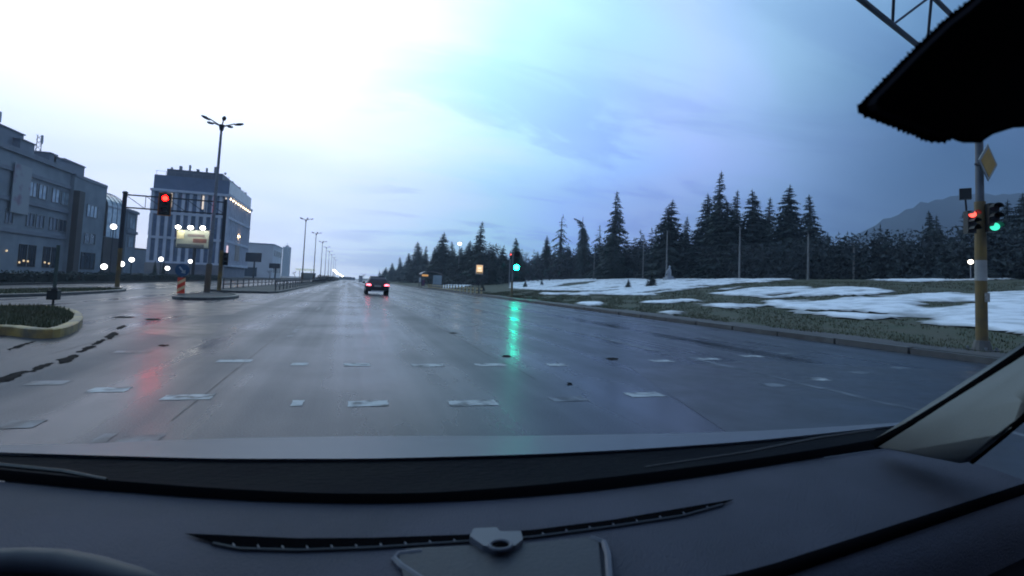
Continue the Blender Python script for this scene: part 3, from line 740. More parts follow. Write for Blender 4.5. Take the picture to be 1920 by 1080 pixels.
KINDS = {
 'dense': [conifer_mesh('crown', s, .23, 30, 10, 1.25, .30, ragged=.22, m=needle2) for s in (1, 2, 3, 4)],
 'tall': [conifer_mesh('crown', s, .17, 32, 9, 1.15, .42, ragged=.38, m=needle) for s in (11, 12, 13)],
 'ragged': [conifer_mesh('crown', s, .21, 17, 7, .62, .62, ragged=.5, m=needle) for s in (21, 22)],
 'hook': [conifer_mesh('crown', 31, .20, 36, 9, 1.2, .9, hook=True, ragged=.3, m=needle)],
 'small': [conifer_mesh('crown', s, .30, 18, 9, 1.2, .2, ragged=.25, m=needle2) for s in (41, 42)],
}
def conifer(px, ytop, D, kind, label, wf=1.0, var=0, grp=None, rz=None):
    x, y, D = col_at(px, D=D); z = tz(x, y); H = z_at(px, ytop, D)-z
    t = thing('spruce_tree', label, 'tree', (x, y, z-.05), random.uniform(0, 6) if rz is None else rz, grp)
    wf *= 1.42; t.scale = (H*wf, H*wf, H)
    L_ = KINDS[kind]; link('trunk', TR, t); link('crown', L_[var % len(L_)], t)
    return t
G1 = 'dark spruces behind the bus shelter'
rowt = [(716,512,330,.9),(722,500,300,1),(733,492,270,1),(748,481,245,1.1),(764,473,215,1),(780,452,190,1),(795,460,175,1),(812,463,160,.9),(828,434,140,1.0),(845,452,130,1),(862,462,124,1),(878,450,118,1.1)]
for k, (px, yt, D, wf) in enumerate(rowt):
    lab = f'{["first","second","third","fourth","fifth","sixth","seventh","eighth","ninth","tenth","eleventh","twelfth"][k]} dark spruce of the roadside row, counting from the distant end'
    conifer(px, yt, D, 'dense' if k % 3 else 'tall', lab, 1.25*wf, k, G1)
conifer(897, 414, 112, 'tall', 'tallest tiered spruce behind the glowing orange sign', 1.25, 0)
conifer(921, 470, 108, 'dense', 'low spruce between the orange sign and the green signal', 1.2, 1)
conifer(941, 462, 120, 'dense', 'hazy spruce left of the green signal', 1.1, 2)
conifer(964, 444, 118, 'dense', 'pointed spruce directly above the green signal', 1.0, 3)
conifer(1006, 470, 128, 'small', 'low rounded spruce right of the green signal', .9, 0)
conifer(1022, 440, 132, 'dense', 'small spruce touching the thin tiered one', .9, 1)
conifer(1049, 400, 128, 'ragged', 'thin tiered spruce with open gaps beside the hooked one', 1.15, 0)
conifer(1089, 398, 122, 'hook', 'spruce with a hooked drooping top bent sideways', 1.0, 0, rz=0.35)
conifer(1122, 421, 118, 'ragged', 'shorter gappy spruce leaning on the tall ragged one', 1.2, 1)
conifer(1150, 356, 108, 'tall', 'tall ragged spruce with a bare pointed tip, left of the lamp posts', 1.05, 1)
conifer(1148, 440, 106, 'dense', 'dense low spruce under the tall ragged one', 1.2, 2)
conifer(1066, 462, 126, 'small', 'squat spruce filling the gap below the hooked tree', .8, 1)
conifer(1256, 372, 92, 'dense', 'broad dense spruce standing apart behind the statue', 1.25, 0)
conifer(1286, 404, 100, 'tall', 'narrow little spruce right of the broad dense one', .95, 2)
conifer(1324, 360, 90, 'dense', 'spruce at the near shoulder of the tight cluster', 1.1, 1)
conifer(1346, 318, 86, 'tall', 'tallest spruce of all with a long bare spire', .95, 0)
conifer(1362, 372, 84, 'dense', 'bushy spruce under the long bare spire', 1.45, 2)
conifer(1380, 354, 88, 'tall', 'thin spruce next to the long bare spire', 1.0, 2)
conifer(1409, 353, 84, 'dense', 'full spruce in the middle of the tight cluster', 1.1, 3)
conifer(1441, 368, 88, 'tall', 'slim spruce in the dip of the tight cluster', 1.1, 1)
conifer(1478, 343, 80, 'dense', 'high pointed spruce near the end of the cluster', 1.05, 0)
conifer(1518, 362, 78, 'tall', 'last big spruce of the cluster, beside open sky', 1.35, 0)
conifer(1550, 436, 82, 'dense', 'low spruce trailing the big cluster', 1.3, 1)
conifer(1743, 392, 70, 'dense', 'narrow dark spruce in the mist left of the yellow mast', .8, 2)
conifer(1757, 402, 74, 'tall', 'thinner misty spruce paired with a narrow one by the mast', 1.0, 1)
conifer(1693, 436, 80, 'tall', 'faint short spruce in the misty woodland', 1.2, 2)
conifer(1891, 372, 58, 'dense', 'dark spruce right of the yellow mast', 1.0, 3)
conifer(1922, 360, 60, 'dense', 'dark spruce cut by the picture edge beyond the mast', 1.0, 1)
conifer(1868, 420, 62, 'small', 'short spruce hidden behind the green-lit mast signal', .9, 0)
for k, (px, py, D, h, lab) in enumerate(((1178, 534, 60, 1.15, 'small round bush on the snow, first of the pair'), (1222, 532, 60, 2.0, 'taller young fir on the snow by the statue'), (985, 531, 80, 1.2, 'little dark bush right of the green signal post'), (905, 543, 70, 1.2, 'low dark shrub at the foot of the glowing sign'), (1016, 530, 84, 1.0, 'tiny fir on the snow near the low rounded spruce'))):
    x, y, D = col_at(px, D=D); z = tz(x, y)
    t = thing('young_fir', lab, 'bush', (x, y, z-.03), k); t.scale = (h*1.6, h*1.6, h)
    link('trunk', TR, t); link('crown', KINDS['small'][k % 2], t)

def bare_mesh(seed, depth=5):
    r = random.Random(seed); mb = MB()
    def br(p, d, L_, rad, k):
        q = p + d*L_; mb.tube(p, q, rad, rad*.6, 4 if k < 2 else 3, cap=False)
        if k >= depth: return
        for i in range(r.choice((2, 3, 3)) if k else 4):
            nd = (d + Vector((r.uniform(-.7, .7), r.uniform(-.7, .7), r.uniform(.0, .35)))).normalized()
            br(p.lerp(q, r.uniform(.6, 1)), nd, L_*r.uniform(.62, .85), rad*.58, k+1)
    br(Vector((0, 0, .18)), Vector((0, 0, 1)), .22, .012, 0)
    return mb.mesh('crown', twig)
BARE = [bare_mesh(s) for s in (3, 5, 8)]
TB = MB().tube((0, 0, 0), (0, 0, .4), .02, .012, 6).mesh('trunk', bark)
for k, (px, yt, D, lab) in enumerate(((918, 438, 150, 'hazy bare tree behind the tallest tiered spruce'), (936, 442, 160, 'second hazy bare tree left of the green signal'), (870, 446, 170, 'faint bare tree behind the lit park lamp'), (982, 458, 160, 'bare tree right of the green signal'), (1215, 430, 130, 'bare tree behind the slim lamp post near the broad spruce'), (1180, 440, 140, 'small bare tree right of the tall ragged spruce'))):
    x, y, D = col_at(px, D=D); z = tz(x, y); H = z_at(px, yt, D)-z
    t = thing('bare_tree', lab, 'tree', (x, y, z-.1), k*1.3); t.scale = (H, H, H); link('trunk', TB, t); link('crown', BARE[k % 3], t)

# far wood as one mass
r = random.Random(99)
LOWC = []
for sd_, R0 in ((61, .24), (62, .19), (63, .28), (64, .22)):
    me = conifer_mesh('far_crown', sd_, R0, 11, 6, 1.7, .3, ragged=.35, m=woodm)
    co = np.empty(len(me.vertices)*3, np.float32); me.vertices.foreach_get('co', co); LOWC.append(co.reshape(-1, 3)); bpy.data.meshes.remove(me)
WV = []
def mini(X, Y, H, w):
    c = LOWC[r.randrange(4)]; a_ = r.uniform(0, 6.28); ca, sa = cos(a_), sin(a_)
    P_ = np.stack([(c[:, 0]*ca-c[:, 1]*sa)*H*w+X, (c[:, 0]*sa+c[:, 1]*ca)*H*w+Y, c[:, 2]*H+tz(X, Y)-.3], -1); WV.append(P_)
for k in range(620):
    X = r.uniform(60, 300); Y = r.uniform(15, 330); mini(X, Y, r.uniform(5, 9.5), r.uniform(1.0, 1.5))
for k in range(330):
    Y = r.uniform(66, 230); X = r.uniform(56, 84); mini(X, Y, r.uniform(7, 11.5), r.uniform(1.5, 2.2))
for k in range(170):
    Y = r.uniform(18, 70); X = r.uniform(58, 80); mini(X, Y, r.uniform(4, 7.5), r.uniform(1.5, 2.2))
for k in range(200):
    Y = r.uniform(110, 480); X = r.uniform(24, 60); mini(X, Y, r.uniform(6, 10), r.uniform(1.3, 1.9))
for k in range(120):
    Y = r.uniform(100, 330); X = 21+Y*.02+r.uniform(0, 9); mini(X, Y, r.uniform(6, 9.5), r.uniform(1.6, 2.3))
for k in range(130):
    Y = r.uniform(125, 300); X = 25+Y*.03+r.uniform(0, 14); mini(X, Y, r.uniform(8, 11.5), r.uniform(1.5, 2.1))
WV = np.concatenate(WV)
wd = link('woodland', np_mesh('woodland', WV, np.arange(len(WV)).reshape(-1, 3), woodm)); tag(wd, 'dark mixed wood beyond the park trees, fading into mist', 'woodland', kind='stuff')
# brush under the trees
nb_ = 90000
bx_ = np.concatenate([rng.uniform(54, 75, nb_), rng.uniform(22, 55, nb_)]); by_ = np.concatenate([rng.uniform(12, 150, nb_), rng.uniform(105, 330, nb_)])
bP = np.stack([bx_, by_, terr(bx_, by_)-.2], -1)
bP[:, 2] += rng.uniform(0, 1, len(bP))**1.3*5.5
e1 = rng.normal(0, 1, (len(bP), 3)); e2 = rng.normal(0, 1, (len(bP), 3)); sz_ = rng.uniform(.10, .28, (len(bP), 1))
Vb = np.stack([bP-e1*sz_*.5, bP+e1*sz_*.5, bP+e2*sz_], 1).reshape(-1, 3)
br_ = link('undergrowth', np_mesh('undergrowth', Vb, np.arange(len(Vb)).reshape(-1, 3), woodm)); tag(br_, 'dark bare brush filling the foot of the park trees', 'undergrowth', kind='stuff')

# mountain
pts = [(1530,480),(1600,440),(1650,418),(1690,398),(1730,380),(1780,371),(1830,366),(1900,362),(2000,352),(2300,330),(2700,330),(3200,420)]
mb = MB(); rows = []
pts = [(x_, float(np.interp(x_, [p[0] for p in pts], [p[1] for p in pts])) + random.uniform(-5, 3)) for x_ in range(1530, 3200, 14)]
for k, (px, py) in enumerate(pts):
    c = Vector(at(min(px, 2300), py, 850))
    if px > 2300: c = Vector(at(2300, py, 850)) + (Vector(at(2300, 380, 850))-Vector(at(2000, 380, 850)))*((px-2300)/300)
    toward = Vector((-c.x, -c.y, 0)).normalized()
    rows.append([Vector((c.x, c.y, -5))+toward*220, Vector((c.x, c.y, c.z*.38))+toward*120, Vector((c.x, c.y, c.z*.75))+toward*50, c, Vector((c.x, c.y, -5))-toward*160])
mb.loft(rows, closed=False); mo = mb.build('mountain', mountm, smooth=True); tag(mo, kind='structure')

# ------------------------------------------------------------------ left side: hedge, verge, buildings
pave = MB().prism([(-60, 15), (-19.3, 15), (-19.3, 400), (-60, 400)], -.04, .12).build('pavement', groundm); tag(pave, kind='structure')
hp = []
hn = 9000
hx = rng.uniform(-20.6, -19.7, hn); hy = rng.uniform(22, 92, hn); hz = rng.uniform(.1, .82, hn)+.06*np.sin(hy*2)
a = rng.uniform(0, 2*pi, hn); b = rng.uniform(-1, 1, hn); s_ = rng.uniform(.05, .13, hn)
P = np.stack([hx, hy, hz], -1); d1 = np.stack([np.cos(a), np.sin(a), b], -1)*s_[:, None]; d2 = np.stack([-np.sin(a), np.cos(a), .4-b], -1)*s_[:, None]
hV = np.stack([P-d1, P+d1, P+d2], 1).reshape(-1, 3)
t = thing('hedge', 'low dark clipped hedge along the far footway', 'hedge', (0, 0, 0))
link('foliage', np_mesh('foliage', hV, np.arange(len(hV)).reshape(-1, 3), needle2), t)
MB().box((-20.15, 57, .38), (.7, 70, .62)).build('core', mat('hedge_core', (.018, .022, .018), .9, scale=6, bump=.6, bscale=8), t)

hn = 5000
hx = rng.uniform(-8.3, -5.4, hn); hy = rng.uniform(128, 300, hn); hz = .1+rng.uniform(0, 1, hn)*(1.0+.5*np.sin(hy*.35)+.35*np.sin(hy*1.3))
a = rng.uniform(0, 2*pi, hn); b = rng.uniform(-1, 1, hn); s_ = rng.uniform(.1, .3, hn)
P = np.stack([hx, hy, hz], -1); d1 = np.stack([np.cos(a), np.sin(a), b], -1)*s_[:, None]; d2 = np.stack([-np.sin(a), np.cos(a), .6-b], -1)*s_[:, None]
t = thing('median_shrubs', 'ragged dark shrub strip on the far median under the lamps', 'hedge', (0, 0, 0))
hV = np.stack([P-d1, P+d1, P+d2], 1).reshape(-1, 3); link('foliage', np_mesh('foliage', hV, np.arange(len(hV)).reshape(-1, 3), twig), t)
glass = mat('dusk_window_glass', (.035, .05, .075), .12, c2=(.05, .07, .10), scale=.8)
glass_sky = mat('glass_painted_sky_reflection', (.42, .52, .60), .12, c2=(.22, .30, .38), scale=.9, spec=.8)  # sky reflection painted in as a pale blue-grey base colour
conc = mat('old_grey_render', (.24, .29, .34), .85, c2=(.18, .22, .26), scale=.4, bump=.2, bscale=3, detail=7)
conc_d = mat('dark_brown_cladding', (.045, .042, .045), .7, c2=(.06, .055, .055), scale=.6)
trimm = mat('slate_parapet', (.19, .22, .27), .7, c2=(.15, .175, .22), scale=.5)
framem = mat('pale_window_frame', (.22, .24, .26), .5)
def fwin(parent, X, y, z, w, h, gm=glass, fm=framem, mull=1):      # window in a facade looking towards +X
    mb = MB(); t_ = .09
    for yy, zz, sy, sz_ in ((-w/2+t_/2, 0, t_, h), (w/2-t_/2, 0, t_, h), (0, h/2-t_/2, w-2*t_, t_), (0, -h/2+t_/2, w-2*t_, t_)): mb.box((.05, yy, zz), (.14, sy, sz_))
    for k in range(mull): mb.box((.04, -w/2+w*(k+1)/(mull+1), 0), (.08, .07, h-2*t_))
    f_ = mb.build('window', fm, parent, loc=(X, y, z))
    MB().box((.012, 0, 0), (.02, w-.04, h-.04)).build('pane', gm, f_)
    return f_
BX = -42.0
def yb(px): return col_at(px, X=BX, py=450)[1]
bl = thing('office_building', 'long grey office block with curved glass end beyond the hedge', 'building', (0, 0, 0))
Y0, Y1, Y2, Y3, Y4 = 52.0, yb(122), yb(186), yb(224), yb(243)
Hh = 15.6
MB().box((BX-9, (Y0+Y1)/2, Hh/2), (18, Y1-Y0, Hh)).build('main_wall', conc, bl)
MB().box((BX-8, (Y1+Y2)/2, Hh/2), (17.0, Y2-Y1-.01, Hh-.3)).build('end_wall', conc, bl)
MB().box((BX+.6, Y1+.9, Hh*.42), (1.4, 1.7, Hh*.84)).build('pilaster', conc_d, bl)
pp = MB().box((BX-8.8, (Y0+Y1)/2, Hh+.35), (18.2, Y1-Y0+.1, .7)).build('parapet', trimm, bl)
MB().box((BX-8, (Y1+Y2)/2, Hh-.1), (17.2, Y2-Y1-.2, .5)).build('parapet', trimm, bl)
for yc, w, h, dx in ((yb(20), 7, 2.6, 2), (yb(46), 3.2, 1.6, 1.2), (yb(100), 1.8, 1.5, 1.5), (yb(118), 4.5, 1.3, 1.5), (yb(148), 6.5, 1.7, 2)):
    o = MB().box((BX-dx-1.5, yc, Hh+h/2+.55), (4, w, h+.3)).box((BX-dx-1.5, yc, Hh+h+.75), (4.3, w+.3, .14)).build('roof_house', trimm, bl)
for (pa, pb) in ((44, 60), (62, 79), (88, 104), (106, 122), (4, 20)):
    ya, yb_ = yb(pa), yb(pb); w = yb_-ya-.15
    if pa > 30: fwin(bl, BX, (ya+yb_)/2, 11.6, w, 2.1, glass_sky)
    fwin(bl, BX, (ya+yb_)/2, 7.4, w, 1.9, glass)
for (pa, pb) in ((36, 52), (54, 69), (82, 96), (98, 112)):
    ya, yb_ = yb(pa), yb(pb); fwin(bl, BX, (ya+yb_)/2, 2.5, yb_-ya-.2, 3.0, glass, conc_d, 2)
for zz in (13.4, 9.6, 5.6): MB().box((BX+.12, (Y0+Y1)/2, zz), (.26, Y1-Y0-.4, .5)).build('string_course', trimm, bl)
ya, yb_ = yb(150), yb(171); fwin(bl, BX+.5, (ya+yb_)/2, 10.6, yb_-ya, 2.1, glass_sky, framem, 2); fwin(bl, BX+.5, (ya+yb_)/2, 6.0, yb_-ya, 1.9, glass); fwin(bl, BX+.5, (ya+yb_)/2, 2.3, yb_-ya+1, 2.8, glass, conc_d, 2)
# banner
bn = MB().box((BX+.36, yb(24), 11.1), (.1, yb(40)-yb(6), 6.4)).build('banner', mat('pale_floral_banner', (.26, .30, .34), .6, c2=(.20, .15, .20), scale=.55, lo=.55, hi=.68, detail=2), bl)
# curved glass end
secs = []
for i in range(9):
    a_ = pi/2*i/8; secs.append((BX-4+4.8*sin(a_), Hh-3.6+3.6*cos(a_)))
prof = [(BX-6, Hh)] + secs + [(BX+.8, 6.8)]
mb = MB(); mb.add([(x_, Y2+.02, z_) for x_, z_ in prof]+[(x_, Y3, z_) for x_, z_ in prof], [(i, i+len(prof), i+len(prof)+1, i+1) for i in range(len(prof)-1)])
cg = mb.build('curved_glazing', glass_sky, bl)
mb = MB(); mb.add([(x_+.02, Y2+.005, z_) for x_, z_ in prof]+[(BX-6, Y2+.005, 6.8)], [tuple(range(len(prof)+1))]).build('glazing_end', conc_d, bl)
for k in range(5):
    yk = Y2+.1+(Y3-Y2-.2)*k/4
    MB().path([(x_+.03, yk, z_+.03) for x_, z_ in prof], .05, 4).build('glazing_bar', trimm, cg)
for zz in (Hh-3.4, 9.2): MB().box((BX+.86, (Y2+Y3)/2, zz), (.08, Y3-Y2, .1)).build('glazing_bar', trimm, cg)
MB().box((BX-5, (Y2+Y3)/2, 3.35), (11.4, Y3-Y2-.05, 6.7)).build('podium', conc_d, bl)
MB().box((BX-5, (Y3+Y4)/2+.02, 6.4), (12, Y4-Y3-.02, 12.8)).build('stair_block', conc, bl)
for zz in (10.2, 6.6): fwin(bl, BX+1.0, (Y3+Y4)/2, zz, (Y4-Y3)*.6, 2.3, glass_sky)
for zz in (12.4, 8.4): MB().box((BX-4.9, (Y3+Y4)/2+.1, zz), (12.3, Y4-Y3+.2, .5)).build('ledge', trimm, bl)
# small lit lamps in the ground-floor windows
for px, py in ((36, 492), (44, 489), (52, 490), (84, 492), (92, 494), (10, 470)):
    q = at(px, py, 64+px*.12); MB().ell((BX+.25, yb(px), max(1.0, z_at(px, py, 64+px*.12))), (.1, .14, .14), 8, 6).build('window_lamp', mat('dim_warm_bulb', (1, .7, .4), .4, emit=(1, .72, .4), es=.8), bl)
# roof masts (things of their own)
def lattice(px, base_z, H, w, label, lean=0):
    x, y = BX-3.2, yb(px)
    t = thing('antenna_mast', label, 'antenna', (x, y, base_z))
    for i, (a_, b_) in enumerate(((-w, -w), (w, -w), (0, w))): MB().tube((a_, b_, 0), (a_*.7, b_*.7, H), .05, n=5).build('leg', galv, t)
    n = 6
    mb = MB()
    for k in range(n):
        z0_, z1_ = H*k/n, H*(k+1)/n
        mb.tube((-w, -w, z0_), (w, -w, z1_), .03, n=4); mb.tube((w, -w, z0_), (0, w, z1_), .03, n=4); mb.tube((0, w, z0_), (-w, -w, z1_), .03, n=4)
    mb.build('lattice', galv, t)
    MB().box((w, -w, H*.85), (.2, .3, H*.28)).build('panel_antenna', mat('antenna_panel', (.4, .42, .44), .5), t)
lattice(30, Hh+.65, 4.9, .42, 'leaning lattice antenna on the office roof near the picture edge')
lattice(107, Hh+.65, 4.4, .36, 'lattice antenna between the two roof boxes')

# modern hotel block
hb = thing('corner_building', 'modern pale corner block with dark glass attic behind the gantry', 'building', (0, 0, 0))
xc, yc_, Dc = col_at(424, D=130, py=430)
xw = xc-16.5; HY = yc_; HY2 = yc_+30
def zz_(py, px=424): return z_at(px, py, Dc)
zt_, zc1, zc2_, zc3, zbse = zz_(338), zz_(366), zz_(407), zz_(452), zz_(497)
hglass = mat('corner_block_glass', (.15, .20, .31), .15, c2=(.08, .12, .20), scale=.5)
stonep = mat('pale_facade_stone', (.60, .64, .74), .75, c2=(.50, .54, .63), scale=.5)
attic = mat('attic_glass', (.14, .18, .28), .25, c2=(.11, .145, .23), scale=.4)
MB().box(((xw+xc)/2, (HY+HY2)/2, zc1/2), (xc-xw-.6, HY2-HY-.6, zc1-.02)).build('core_wall', mat('recessed_wall', (.22, .24, .30), .7, scale=.5), hb)
MB().box(((xw+xc)/2, (HY+HY2)/2, (zc1+zt_)/2), (xc-xw+.1, HY2-HY, zt_-zc1)).build('glass_attic', attic, hb)
MB().box(((xw+xc)/2-.4, (HY+HY2)/2, zt_+1.1), (xc-xw-4, HY2-HY-6, 2.2)).build('roof_plant_room', mat('plant_room', (.10, .11, .15), .6), hb)
for i in range(7):
    MB().box((xw+2.5+i*2, HY+random.uniform(2.5, 4), zt_+2.2+.25+.25*(i % 3)), (.35+.25*(i % 2), .6, .5+.5*(i % 3))).build('roof_vent', galv, hb)
for i in range(6):
    MB().box((xc-1.2, HY+4+i*4.6, zt_+.5), (.6, 1.2, 1.0+.5*(i % 2))).build('roof_vent', galv, hb)
rm = MB()
for i in range(9): rm.box((xw+.3+i*(xc-xw-.6)/8, HY+.3, zt_+.5), (.06, .06, 1))
rm.box(((xw+xc)/2, HY+.3, zt_+1), (xc-xw, .06, .06)); rm.build('roof_rail', galv, hb)
for z_, d_ in ((zc1, 1.1), (zc2_, .5), (zc3, .5), (zbse, .6)):
    MB().box(((xw+xc)/2+.05, (HY+HY2)/2, z_), (xc-xw+d_, HY2-HY+d_, .6)).build('cornice', stonep, hb)
nF = 10; bwid = (xc-xw)/nF
pmF = {}
levels = ((zbse+.3, zc3-.3), (zc3+.3, zc2_-.3), (zc2_+.3, zc1-.3))
for (z0_, z1_) in levels:
    hh = z1_-z0_
    pier = MB().box((0, 0, 0), (bwid*.42, .5, hh)).mesh('pier', stonep); pane = MB().box((0, 0, 0), (bwid*.54, .1, hh*.98)).mesh('window', hglass)
    bar = MB().box((0, 0, 0), (bwid*.54, .12, .5)).mesh('spandrel', attic)
    for i in range(nF+1):
        link('pier', pier, hb, (xw+i*bwid, HY+.05, (z0_+z1_)/2))
        if i < nF:
            w_ = link('window', pane, hb, (xw+(i+.5)*bwid, HY+.22, (z0_+z1_)/2)); link('spandrel', bar, w_, (0, -.06, random.choice((0, .2))))
    nS = 14; sw = (HY2-HY)/nS
    pier = MB().box((0, 0, 0), (.5, sw*.42, hh)).mesh('pier', stonep); pane = MB().box((0, 0, 0), (.1, sw*.54, hh*.98)).mesh('window', hglass)
    for i in range(1, nS+1):
        link('pier', pier, hb, (xc-.05, HY+i*sw, (z0_+z1_)/2)); link('window', pane, hb, (xc-.22, HY+(i-.5)*sw, (z0_+z1_)/2))
wl = MB().box((0, 0, 0), (.22, .5, .3)).mesh('wall_lamp', e_warm)
for i in range(9): link('wall_lamp', wl, hb, (xc+.32, HY+1.0+i*3.3, zc1-.75))
for fx in (.24, .66, .97): MB().box((xw+(xc-xw)*fx, HY-.02, (zc2_+zc1)/2+.5), (.35, .1, 3.4)).build('lit_strip', mat('lit_warm_strip', (1, .85, .7), .4, emit=(1, .80, .62), es=.9), hb)
MB().box((xc+.3, HY+14.5, zz_(436, 445)), (.3, .6, .4)).build('wall_lamp', emis('amber_floodlight', (1, .55, .22), 40), hb)
MB().box((xc+.14, HY+14.5, (zbse+zc3)/2+.8), (.14, 5.2, zc3-zbse-1.2)).build('smooth_panel', mat('sand_panel', (.34, .29, .26), .7), hb)
MB().box(((xw+xc)/2, HY-.5, zbse/2), (xc-xw+.5, 1.0, zbse-.4)).build('ground_floor', mat('ground_floor_wall', (.13, .14, .18), .7, c2=(.30, .28, .27), scale=.25), hb)
MB().box((xc+.35, HY+.6, 6.0), (.5, .5, 4.5)).build('lit_sign', mat('pink_lit_sign', (1, .7, .75), .5, emit=(1, .72, .78), es=.9), hb)

# white low block further on
x1, y1, D1 = col_at(512, D=205, py=480)
wb = thing('low_building', 'plain white low building past the corner block', 'building', (0, 0, 0))
whiter = mat('white_render', (.72, .74, .78), .8, c2=(.62, .64, .68), scale=.2)
zt1 = z_at(512, 459, D1)
MB().box((x1-8, y1+14, zt1/2), (16, 28, zt1)).build('wall', whiter, wb); MB().box((x1-8, y1+14, zt1+.2), (16.5, 28.5, .4)).build('parapet', stonep, wb)
for k in range(4):
    fwin(wb, x1, y1+4+k*6.4, zt1-3.2, 4.2, 2.2, glass); fwin(wb, x1, y1+4+k*6.4, 3.6, 4.4, 2.6, glass)
MB().box((x1-8, y1-.12, 2.2), (5, .2, 3.6)).build('entrance', glass, wb)
def billboard(name, px, py0, px1, py1, D, label, m, lamps=0, legs=1):
    a_ = at(px, py0, D); b_ = at(px1, py1, D); c_ = (a_+b_)/2
    w = abs(px1-px)/F*D; h = abs(py1-py0)/F*D
    t = thing(name, label, 'billboard', (c_.x, c_.y, 0), -YAW)
    pn = MB().box((0, 0, c_.z), (w, .3, h)).build('frame', steel_dark, t)
    MB().box((0, -.17, c_.z), (w-.2, .04, h-.2)).build('poster', m, pn)
    for k in range(legs): MB().tube(((k-(legs-1)/2)*w*.5 + .3, .05, 0), ((k-(legs-1)/2)*w*.5+.3, .05, c_.z-h/2), .22, n=8).build('leg', steel_dark, t)
    for k in range(lamps):
        xx = (k-(lamps-1)/2)*w*.36+.2
        ar_ = MB().path([(xx, 0, c_.z+h/2), (xx, -.5, c_.z+h/2+.3), (xx, -1.1, c_.z+h/2+.28)], .03, 5).build('lamp_arm', steel_dark, t)
        MB().ell((xx, -1.2, c_.z+h/2+.22), (.34, .30, .26)).build('lamp', e_board, ar_)
    return t, c_, w, h
post_m = mat('pale_green_poster', (.42, .44, .34), .6, c2=(.30, .34, .30), scale=.5, stretch=(1, 1, 3))
t, c_, w, h = billboard('billboard', 331, 431, 394, 466, 76, 'floodlit billboard with three lamps before the corner block', post_m, 3)
MB().box((w*.22, -.21, c_.z-h*.08), (w*.4, .03, h*.22)).build('print_shape', mat('poster_rust', (.30, .10, .06), .6, c2=(.12, .06, .06), scale=1), t)
MB().box((-w*.36, -.21, c_.z+h*.22), (w*.22, .03, h*.44)).build('print_patch', mat('poster_cream', (.85, .78, .46), .6), t)
MB().box((-w*.05, -.21, c_.z-h*.36), (w*.8, .03, h*.18)).build('print_band', mat('poster_grey', (.10, .12, .13), .6), t)
MB().box((w*.1, -.21, c_.z+h*.2), (w*.5, .03, h*.14)).build('print_band', mat('poster_taupe', (.22, .19, .18), .6), t)
billboard('screen_board', 461, 474, 490, 491, 140, 'dark rectangular screen on one leg before the white building', mat('dark_screen', (.025, .03, .05), .3))
billboard('screen_board', 505, 494, 525, 503, 150, 'smaller dark board beyond the white building', mat('dark_screen_small', (.03, .035, .05), .3))
# far tower
xt, yt_, Dt = col_at(536, D=1000, py=500)
tw = thing('tower_block', 'slim hazy tower block far down the road', 'building', (xt, yt_, 0), -YAW)
Ht = z_at(536, 463, Dt)
MB().box((0, 0, Ht/2), (11.5, 11, Ht)).build('wall', mat('tower_wall', (.10, .12, .16), .6, scale=.1), tw); MB().box((0, 0, Ht+1.5), (5, 5, 3)).tube((0, 0, Ht+2), (0, 0, Ht+8), .4).build('crown_box', trimm, tw)
mbk = MB().box((0, 0, 0), (10.6, .2, 1.6)).mesh('window_band', glass)
for k in range(14): link('window_band', mbk, tw, (0, -5.55, 4+k*(Ht-8)/13))
# hazy blocks left of the corner block
for k, (pa, pb, py, D, lab) in enumerate(((222, 262, 468, 170, 'hazy grey block between office and corner building'), (258, 285, 485, 230, 'fainter low block left of the corner building'), (640, 664, 521, 420, 'low dark sheds at the far end of the road'))):
    xa, ya, Da = col_at(pa, D=D, py=500); xb_, yb2, _ = col_at(pb, D=D, py=500)
    t = thing('distant_building', lab, 'building', ((xa+xb_)/2, (ya+yb2)/2, 0), -YAW); H = z_at((pa+pb)/2, py, D); w = (pb-pa)/F*D
    MB().box((0, 0, H/2), (w, 10, H)).build('wall', trimm, t); MB().box((0, 0, H+.3), (w*.96, 9, .6)).build('roof', conc_d, t)
    wm = MB().box((0, 0, 0), (w*.12, .1, 1.3)).mesh('window', glass)
    for i in range(5):
        for j in range(max(1, int(H/3.4))): link('window', wm, t, (-w*.4+i*w*.2, -5.03, 1.8+j*3.2))
# lit filling station canopy
xk, yk, Dk = col_at(572, D=230, py=520)
t = thing('station_canopy', 'low white-lit filling station canopy beside the far road', 'canopy', (xk, yk, 0), -YAW)
MB().box((0, 0, 4.3), (6.5, 6, .8)).build('roof', mat('lit_canopy', (.8, .85, .8), .5, emit=(.85, .95, .85), es=.45), t)
for sx in (-2.6, 2.6): MB().tube((sx, 0, 0), (sx, 0, 3.9), .15).build('post', galv, t)
MB().box((0, 3.5, 1.5), (6, 2, 3)).build('kiosk', trimm, t)
# far lit lamps
for k, (px, py, D) in enumerate(((626.5, 507, 420), (629.5, 510, 450), (632.5, 513, 480), (638, 515.5, 520), (642, 518, 560), (646.5, 520, 600), (651, 522.5, 640))):
    q = at(px, py, D)
    t = thing('lit_street_lamp', f'{ordn[k]} bright far lamp in the glowing string at the road end', 'street lamp', (q.x, q.y, 0), 0, 'bright far lamps at the end of the road')
    MB().tube((0, 0, 0), (0, 0, q.z), .10, n=6).build('pole', galv, t); MB().ell((0, 0, q.z), (1.15-.08*k, .9, .75), 8, 6).build('lantern', e_far, t)
